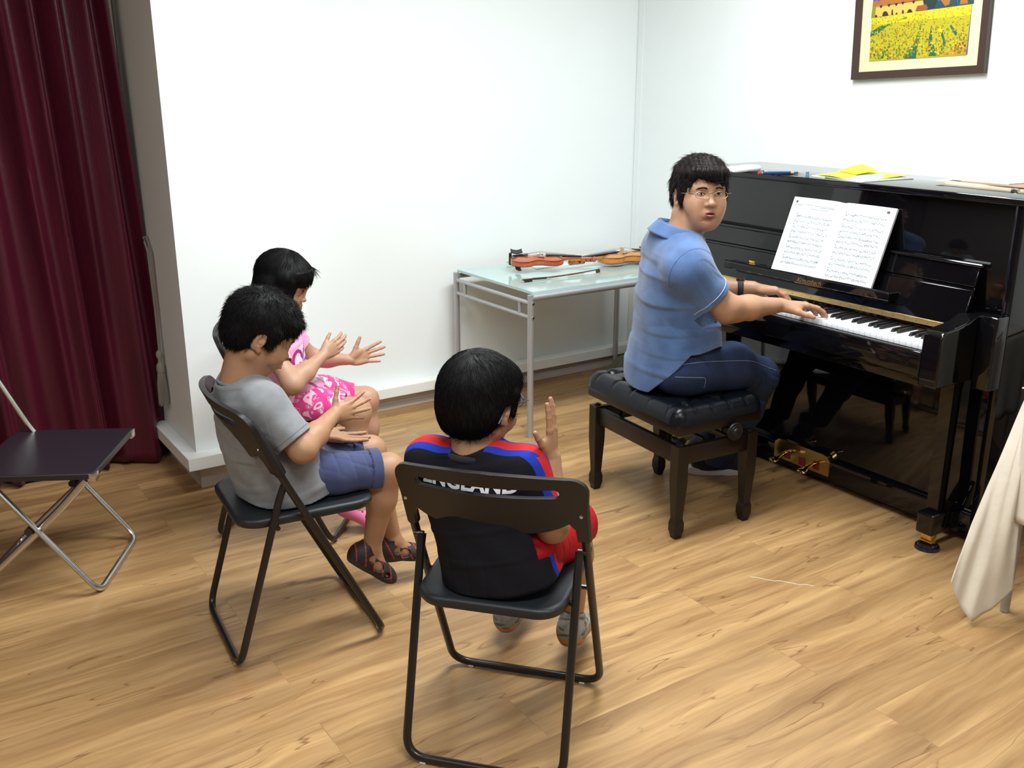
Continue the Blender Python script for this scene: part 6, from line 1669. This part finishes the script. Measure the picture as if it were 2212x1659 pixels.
    obj('collar_rib',MB().tube(r,.0085,10,closed=True,sq=1.0),cloth_mat('black_rib',(.008,.007,.010),.2),sh,smooth=80)
    # lettering across the back
    cu=bpy.data.curves.new('back_text','FONT'); cu.body='ENGLAND'; cu.size=.050; cu.align_x='CENTER'; cu.offset=.0022; cu.space_character=1.05
    tmp=bpy.data.objects.new('tmp',cu); C.objects.link(tmp); bpy.context.view_layer.update()
    me=bpy.data.meshes.new_from_object(tmp.evaluated_get(bpy.context.evaluated_depsgraph_get())); bpy.data.objects.remove(tmp)
    bm=bmesh.new(); bm.from_mesh(me)
    wx=max(v.co.x for v in bm.verts)-min(v.co.x for v in bm.verts); kx=.232/wx
    for i in range(1,16): bmesh.ops.bisect_plane(bm,geom=bm.verts[:]+bm.edges[:]+bm.faces[:],plane_co=((-.5+i/16)*wx,0,0),plane_no=(1,0,0))
    bmesh.ops.triangulate(bm,faces=bm.faces[:])
    base=Vector((1.128,1.832,TXT_Z))-Vector(O_); R_=Vector(rt); G_=Vector(g)
    for v in bm.verts:
        p=base+R_*(v.co.x*kx+TXT_X)+Vector((0,0,v.co.y*.86))-G_*.3; h_=bv.ray_cast(p,G_)
        v.co=(h_[0] if h_[0] is not None else p+G_*.2)-G_*.0013
    bm.to_mesh(me); bm.free(); me.materials.clear(); me.materials.append(PRINT_WHITE)
    o=bpy.data.objects.new('back_lettering',me); C.objects.link(o); o.parent=sh
    # shorts
    J=Sdf((1.02,1.60,.40),(1.60,2.24,.62),.0028)
    J.etube((1.165,1.81,.545),(1.170,1.815,.505),rt,(.136,.112),(.142,.116),.02,cap=.4)
    for hip,kn in ((hipR,knR),(hipL,knL)): J.chain([hip,lerp3(hip,kn,.5),lerp3(hip,kn,.93)],[.078,.076,.072],.03)
    for fn in (folds(tuple(g),60,.003,(0,0,1),14,1.3,None,.5),): J.warp(fn)
    for hip,kn in ((hipR,knR),(hipL,knL)): cut_sleeve(J,lerp3(hip,kn,.93),nrm(V3(kn)-V3(hip)),.072,reach=.085)
    J.F[...]=np.maximum(J.F,(lambda X,Y,Z:.4425-Z+0*X+0*Y)(*J.sub(J.lo,J.lo+J.h*J.n)[1:]))
    sho,V_,Q_=vq_obj('shorts',[J.surf()],mat('shorts_red',(.36,.006,.012),.75,spec=.2,bump=(500,.2,2)),t,None,O_)
    # grey patterned shoes
    Gs=mat('shoe_grey',(.24,.23,.21),.6,var=(60,.25)); So=mat('shoe_sole_tan',(.22,.17,.11),.7); Dk=mat('shoe_dark_patch',(.10,.095,.085),.6); Og=mat('shoe_orange',(.55,.16,.02),.6)
    sandal('shoe',Frame(anR,(.62,.50,-.18),(0,0,1),1.12),1.18,[Gs,So,Dk,Og],t,O_,'shoe'); sandal('shoe',Frame(anL,(.80,.55,.08),(0,0,1),1.12),1.18,[Gs,So,Dk,Og],t,O_,'shoe')
def jersey_mat():
    m=mat('striped_jersey',(.004,.004,.007),.85,spec=.25,bump=(900,.15,2)); nt=m.node_tree; L=nt.links.new; b=nt.nodes['Principled BSDF']
    a=nt.nodes.new('ShaderNodeAttribute'); a.attribute_name='band'; mr=nt.nodes.new('ShaderNodeMapRange'); mr.inputs[1].default_value=-.1; mr.inputs[2].default_value=.1; L(a.outputs['Fac'],mr.inputs[0])
    r=nt.nodes.new('ShaderNodeValToRGB'); r.color_ramp.interpolation='CONSTANT'; e=r.color_ramp.elements
    bk=(.004,.004,.007,1); bl=(.010,.028,.30,1); rd=(.42,.014,.018,1); f=lambda v:(v+.1)/.2
    e[0].position=0; e[0].color=bk; e[1].position=f(-.030); e[1].color=bl
    for v,c in ((-.012,rd),(.024,bl),(.043,bk)): x=e.new(f(v)); x.color=c
    L(mr.outputs[0],r.inputs[0]); L(r.outputs[0],b.inputs['Base Color']); return m
TXT_Z=.699; TXT_X=-.008

def skirt_mat():
    m=mat('pink_bandana_cotton',(.62,.05,.22),.85,sheen=.2,bump=(500,.2,2)); nt=m.node_tree; L=nt.links.new; b=nt.nodes['Principled BSDF']; N=nt.nodes.new
    tc=N('ShaderNodeTexCoord'); wn=N('ShaderNodeTexNoise'); wn.inputs['Scale'].default_value=14; wn.inputs['Detail'].default_value=1; L(tc.outputs['Object'],wn.inputs['Vector'])
    wv=N('ShaderNodeVectorMath'); wv.operation='MULTIPLY_ADD'; wv.inputs[1].default_value=(.05,.05,.05); L(wn.outputs['Color'],wv.inputs[0]); L(tc.outputs['Object'],wv.inputs[2])
    vo=N('ShaderNodeTexVoronoi'); vo.inputs['Scale'].default_value=42; L(wv.outputs[0],vo.inputs['Vector'])
    r1=N('ShaderNodeValToRGB'); r1.color_ramp.interpolation='CONSTANT'; e=r1.color_ramp.elements; e[0].position=0; e[0].color=(.86,.42,.58,1); e[1].position=.22; e[1].color=(.36,.012,.09,1)
    e2=r1.color_ramp.elements.new(.30); e2.color=(.80,.25,.46,1); e3=r1.color_ramp.elements.new(.42); e3.color=(.66,.045,.22,1); L(vo.outputs['Distance'],r1.inputs[0])
    wt=N('ShaderNodeTexWave'); wt.wave_type='RINGS'; wt.inputs['Scale'].default_value=7; wt.inputs['Distortion'].default_value=9; wt.inputs['Detail'].default_value=1; wt.inputs['Detail Scale'].default_value=2.5; L(wv.outputs[0],wt.inputs['Vector'])
    r2=N('ShaderNodeValToRGB'); r2.color_ramp.interpolation='CONSTANT'; e=r2.color_ramp.elements; e[0].position=0; e[0].color=(0,0,0,1); e[1].position=.88; e[1].color=(1,1,1,1); L(wt.outputs['Fac'],r2.inputs[0])
    mx=N('ShaderNodeMix'); mx.data_type='RGBA'; L(r2.outputs[0],mx.inputs[0]); L(r1.outputs[0],mx.inputs[6]); mx.inputs[7].default_value=(.88,.50,.64,1)
    # plain bands
    sp=N('ShaderNodeSeparateXYZ'); L(tc.outputs['Object'],sp.inputs[0]); ba=N('ShaderNodeMath'); ba.operation='MULTIPLY_ADD'; ba.inputs[1].default_value=1.0; L(sp.outputs[0],ba.inputs[0])
    b2=N('ShaderNodeMath'); b2.operation='MULTIPLY'; b2.inputs[1].default_value=.35; L(sp.outputs[1],b2.inputs[0]); L(b2.outputs[0],ba.inputs[2])
    b3=N('ShaderNodeMath'); b3.operation='PINGPONG'; b3.inputs[1].default_value=.055; L(ba.outputs[0],b3.inputs[0]); b4=N('ShaderNodeMath'); b4.operation='LESS_THAN'; b4.inputs[1].default_value=.011; L(b3.outputs[0],b4.inputs[0])
    mx2=N('ShaderNodeMix'); mx2.data_type='RGBA'; L(b4.outputs[0],mx2.inputs[0]); L(mx.outputs[2],mx2.inputs[6]); mx2.inputs[7].default_value=(.62,.03,.20,1); L(mx2.outputs[2],b.inputs['Base Color'])
    return m
def girl():
    O_=(1.2,3.3,.44)
    t=thing('person','girl with a black bob in a pink t-shirt and patterned pink skirt, clapping her hands','person',O_)
    H=Frame((1.208,3.268,.913),(.75,-.57,-.33),(0,0,1),.885)
    neck=(1.165,3.285,.770)
    S=head_volume(H,.0017,neck,(.040,.046),kid=1,mouth=0); parts=[S.surf()]
    Rs,Re,Rw=(1.110,3.195,.728),(1.145,3.075,.605),(1.290,3.143,.670)
    Ls,Le,Lw=(1.235,3.365,.728),(1.345,3.380,.595),(1.464,3.306,.588)
    A=Sdf((1.02,2.97,.52),(1.50,3.28,.82),.0018)
    A.chain([Rs,Re],[.036,.031],.02); A.chain([Re,lerp3(Re,Rw,.4),Rw],[.032,.029,.0195],.03)
    tR=hand(A,Rw,(.86,.10,.36),(-.10,-1,.12),1,.68,(.30,.28,.32,.38),.06,(.80,.55,-.15),.1)
    parts.append(A.surf())
    B=Sdf((1.14,3.15,.48),(1.70,3.46,.82),.0018)
    B.chain([Ls,Le],[.036,.030],.02); B.chain([Le,lerp3(Le,Lw,.4),Lw],[.030,.028,.0195],.03)
    tL=hand(B,Lw,(1,-.10,.14),(.10,1,-.10),-1,.74,(.04,.03,.03,.06),.24,(.55,.85,.0),.05)
    parts.append(B.surf())
    Lg=Sdf((1.04,2.96,.0),(1.72,3.48,.60),.003)
    for hip,kn,ank in (((1.13,3.255,.495),(1.385,3.095,.455),(1.352,3.085,.115)),((1.22,3.365,.495),(1.500,3.272,.430),(1.515,3.28,.12))):
        Lg.chain([hip,lerp3(hip,kn,.6),kn],[.062,.054,.046],.02); Lg.chain([kn,lerp3(kn,ank,.35),ank],[.045,.042,.026],.03); Lg.ell(V3(kn)+V3((.006,0,.003)),(.043,.041,.043),.02)
    FR=Frame((1.352,3.085,.115),(.75,-.50,-.45),(0,0,1),.95); FL=Frame((1.515,3.28,.12),(.9,-.2,-.4),(0,0,1),.95)
    foot_body(Lg,FR,.95); foot_body(Lg,FL,.95); parts.append(Lg.surf())
    T=Sdf((1.0,3.1,.42),(1.40,3.50,.84),.005); T.etube((1.17,3.285,.70),(1.175,3.31,.50),(.64,.77,0),(.085,.050),(.09,.06),.02); parts.append(T.surf())
    body,V,Q=vq_obj('body',parts,[SKIN_G,LIPS_K,MOUTH],t,face_mat(H,1),O_)
    eyes_on(H,t,O_,parts[0][0],parts[0][1],kid=1,closed=1,brow_m=HAIR,brow_w=.0024); nails(tR,body,O_,.68)
    # bob with a straight fringe
    s=H.s; R=H.R; G=Sdf(H(0,0,-.03)-.20,H(0,0,-.03)+V3((.20,)*3),.0024)
    E=lambda c,r,k=.012,op='u': G.ell(H(*c),V3(r)*s,k*s,op,R)
    E((-.012,0,.036),(.110,.096,.102)); E((-.035,0,-.020),(.080,.094,.080),.02)
    for sg in (-1,1):
        G.cap(H(.020,sg*.068,.04),H(.030,sg*.078,-.085),.034*s,.016*s,.02); G.cap(H(-.03,sg*.060,.0),H(-.03,sg*.066,-.090),.045*s,.028*s,.02)
        G.cap(H(.046,sg*.066,.03),H(.060,sg*.064,-.098),.016*s,.007*s,.012)
    E((-.065,0,-.055),(.045,.070,.055),.02); E((.050,0,.060),(.052,.074,.050),.02)
    E((.145,0,-.044),(.094,.0560,.0840),.003,'s'); E((.10,0,-.10),(.10,.050,.075),.004,'s'); E((.0,0,-.155),(.09,.05,.07),.01,'s')
    G.etube(H(.070,0,.080),H(.084,0,.048),H.l,(.066*s,.028*s),(.064*s,.018*s),.01,cap=.3)
    for sg in (-1,1): G.chain([H(.050,sg*.074,.04),H(.060,sg*.079,-.04),H(.066,sg*.070,-.105)],[.016*s,.012*s,.004*s],.008); G.chain([H(.020,sg*.080,.0),H(.028,sg*.080,-.100)],[.020*s,.014*s],.01)
    hair_obj('hair',G,H,t,O_,HAIR,dict(count=6500,length=.036,width=.0006,lift=.02,crown=(-.02,0,.15),seed=31,spread=.06,curl=.05))
    # t-shirt
    S=Sdf((.98,3.04,.42),(1.44,3.50,.84),.0023); U=(.64,.77,0)
    st=[((1.166,3.286,.778),.056,.050,U),((1.168,3.284,.748),.094,.062,U),((1.175,3.280,.69),.112,.080,U),((1.180,3.284,.61),.112,.086,U),((1.182,3.290,.53),.120,.096,U),((1.184,3.296,.48),.134,.110,U),((1.184,3.298,.445),.138,.114,U)]
    torso_cloth(S,st)
    S.ell((1.238,3.250,.545),(.088,.10,.036),.03)
    dR=nrm(V3(Re)-V3(Rs)); dL=nrm(V3(Le)-V3(Ls)); eR=lerp3(Rs,Re,.55); eL=lerp3(Ls,Le,.55)
    S.chain([(1.148,3.255,.750),Rs,eR],[.040,.047,.046],.025); S.chain([(1.186,3.315,.750),Ls,eL],[.040,.047,.046],.025)
    for fn in (folds((.3,-.2,1),80,.0045,(1,.6,-.2),12,1.5,ball((1.22,3.25,.50),.10),.4),folds((.3,.3,1),70,.003,(0,1,.3),10,1.5,ball((1.22,3.25,.60),.10),1.9)): S.warp(fn)
    cut_sleeve(S,eR,dR,.046); cut_sleeve(S,eL,dL,.046)
    S.cap(neck,(1.160,3.285,.86),.042,.050,.003,'s')
    S.etube((1.184,3.297,.40),(1.184,3.297,.475),U,(.128,.104),(.124,.100),.004,'s',cap=.2)
    S.F[...]=np.maximum(S.F,(lambda X,Y,Z:.448+.04*np.clip(((X-1.184)*.77-(Y-3.297)*.64)/.08,0,1.2)-Z+0*X+0*Y)(*S.sub(S.lo,S.lo+S.h*S.n)[1:]))
    PK=cloth_mat('pink_jersey',(.72,.33,.52),.05,700,.2,.85,.2,14)
    sh,V_,Q_=vq_obj('t_shirt',[S.surf()],PK,t,None,O_); bv=bvh_of(V_,Q_,O_)
    MG=mat('print_magenta',(.34,.02,.16),.6); PU=mat('print_purple',(.12,.05,.36),.6); PL=mat('print_pale',(.80,.62,.78),.6); GY=mat('print_silver',(.36,.33,.32),.4)
    dv=(-.82,.57,0); ux=(.57,.82,0); ox=Vector((1.26,3.23,.605))-Vector(O_)
    def ring(cx,cy,rx,ry,w_,rot=0,n=22,a0=0,a1=2*PI):
        out=[]; inn=[]
        for k in range(n+1):
            a=a0+(a1-a0)*k/n; c_,s_=math.cos(rot),math.sin(rot)
            for L_,q in ((out,1),(inn,0)):
                x=(rx+ (w_ if q else 0))*math.cos(a); y=(ry+(w_ if q else 0))*math.sin(a); L_.append((cx+c_*x-s_*y,cy+s_*x+c_*y))
        return out+inn[::-1]
    def pp(poly,m,push): project_patch(bv,sh,O_,'butterfly_print',poly,ox,dv,ux,(0,0,1),m,push,n=8)
    pp([(.085*math.cos(a)*(1+.15*math.sin(2*a)),.005+.085*math.sin(a)) for a in [2*PI*k/30 for k in range(30)]],PL,.0010)
    for sg in (-1,1):
        pp(ring(sg*.036,.030,.030,.042,.013,-sg*.5,a0=-.3 if sg>0 else PI+.3,a1=PI*1.1 if sg>0 else PI*1.1-PI-1.0+.8),MG,.0016)
        pp(ring(sg*.026,.010,.014,.020,.009,-sg*.4,a1=2*PI*.97),PU,.0018)
        pp(ring(sg*.030,-.045,.020,.026,.011,sg*.6,a0=PI*1.0 if sg<0 else -PI*.4,a1=PI*2.0 if sg<0 else PI*.6),MG,.0016)
    pp([(-.006,.060),(.006,.060),(.010,.0),(.004,-.05),(-.004,-.05),(-.010,.0)],GY,.0022); pp([(-.026,.055),(-.016,.075),(-.002,.050),(-.008,.040)],MG,.0022)
    # skirt
    J=Sdf((1.0,2.98,.38),(1.56,3.48,.60),.0026)
    J.etube((1.18,3.295,.535),(1.185,3.295,.495),U,(.120,.100),(.132,.108),.02,cap=.4)
    J.chain([(1.13,3.255,.498),(1.26,3.17,.484),(1.348,3.115,.468)],[.064,.062,.058],.03); J.chain([(1.22,3.365,.498),(1.36,3.315,.470),(1.455,3.285,.445)],[.068,.063,.056],.03)
    J.etube((1.19,3.29,.500),(1.38,3.200,.462),(.42,.9,.0),(.11,.050),(.090,.045),.04,cap=.3)
    J.warp(folds((.2,1,.1),75,.0035,(1,0,.2),9,1.3,None,.5))
    for hip,kn in (((1.13,3.255,.498),(1.348,3.115,.468)),((1.22,3.365,.498),(1.455,3.285,.445))): cut_sleeve(J,kn,nrm(V3(kn)-V3(hip)),.060,.008,reach=.070)
    J.F[...]=np.maximum(J.F,(lambda X,Y,Z:.4425-.04*(X>1.38)-Z+0*X+0*Y)(*J.sub(J.lo,J.lo+J.h*J.n)[1:]))
    vq_obj('skirt',[J.surf()],skirt_mat(),t,None,O_)
    Pk=mat('clog_pink',(.70,.16,.34),.5); Hl=mat('clog_hole',(.10,.015,.03),.8)
    sandal('clog',FR,1.0,[Pk,Pk,Hl],t,O_,'clog'); sandal('clog',FL,1.0,[Pk,Pk,Hl],t,O_,'clog')
boy_grey(); boy_england(); girl()
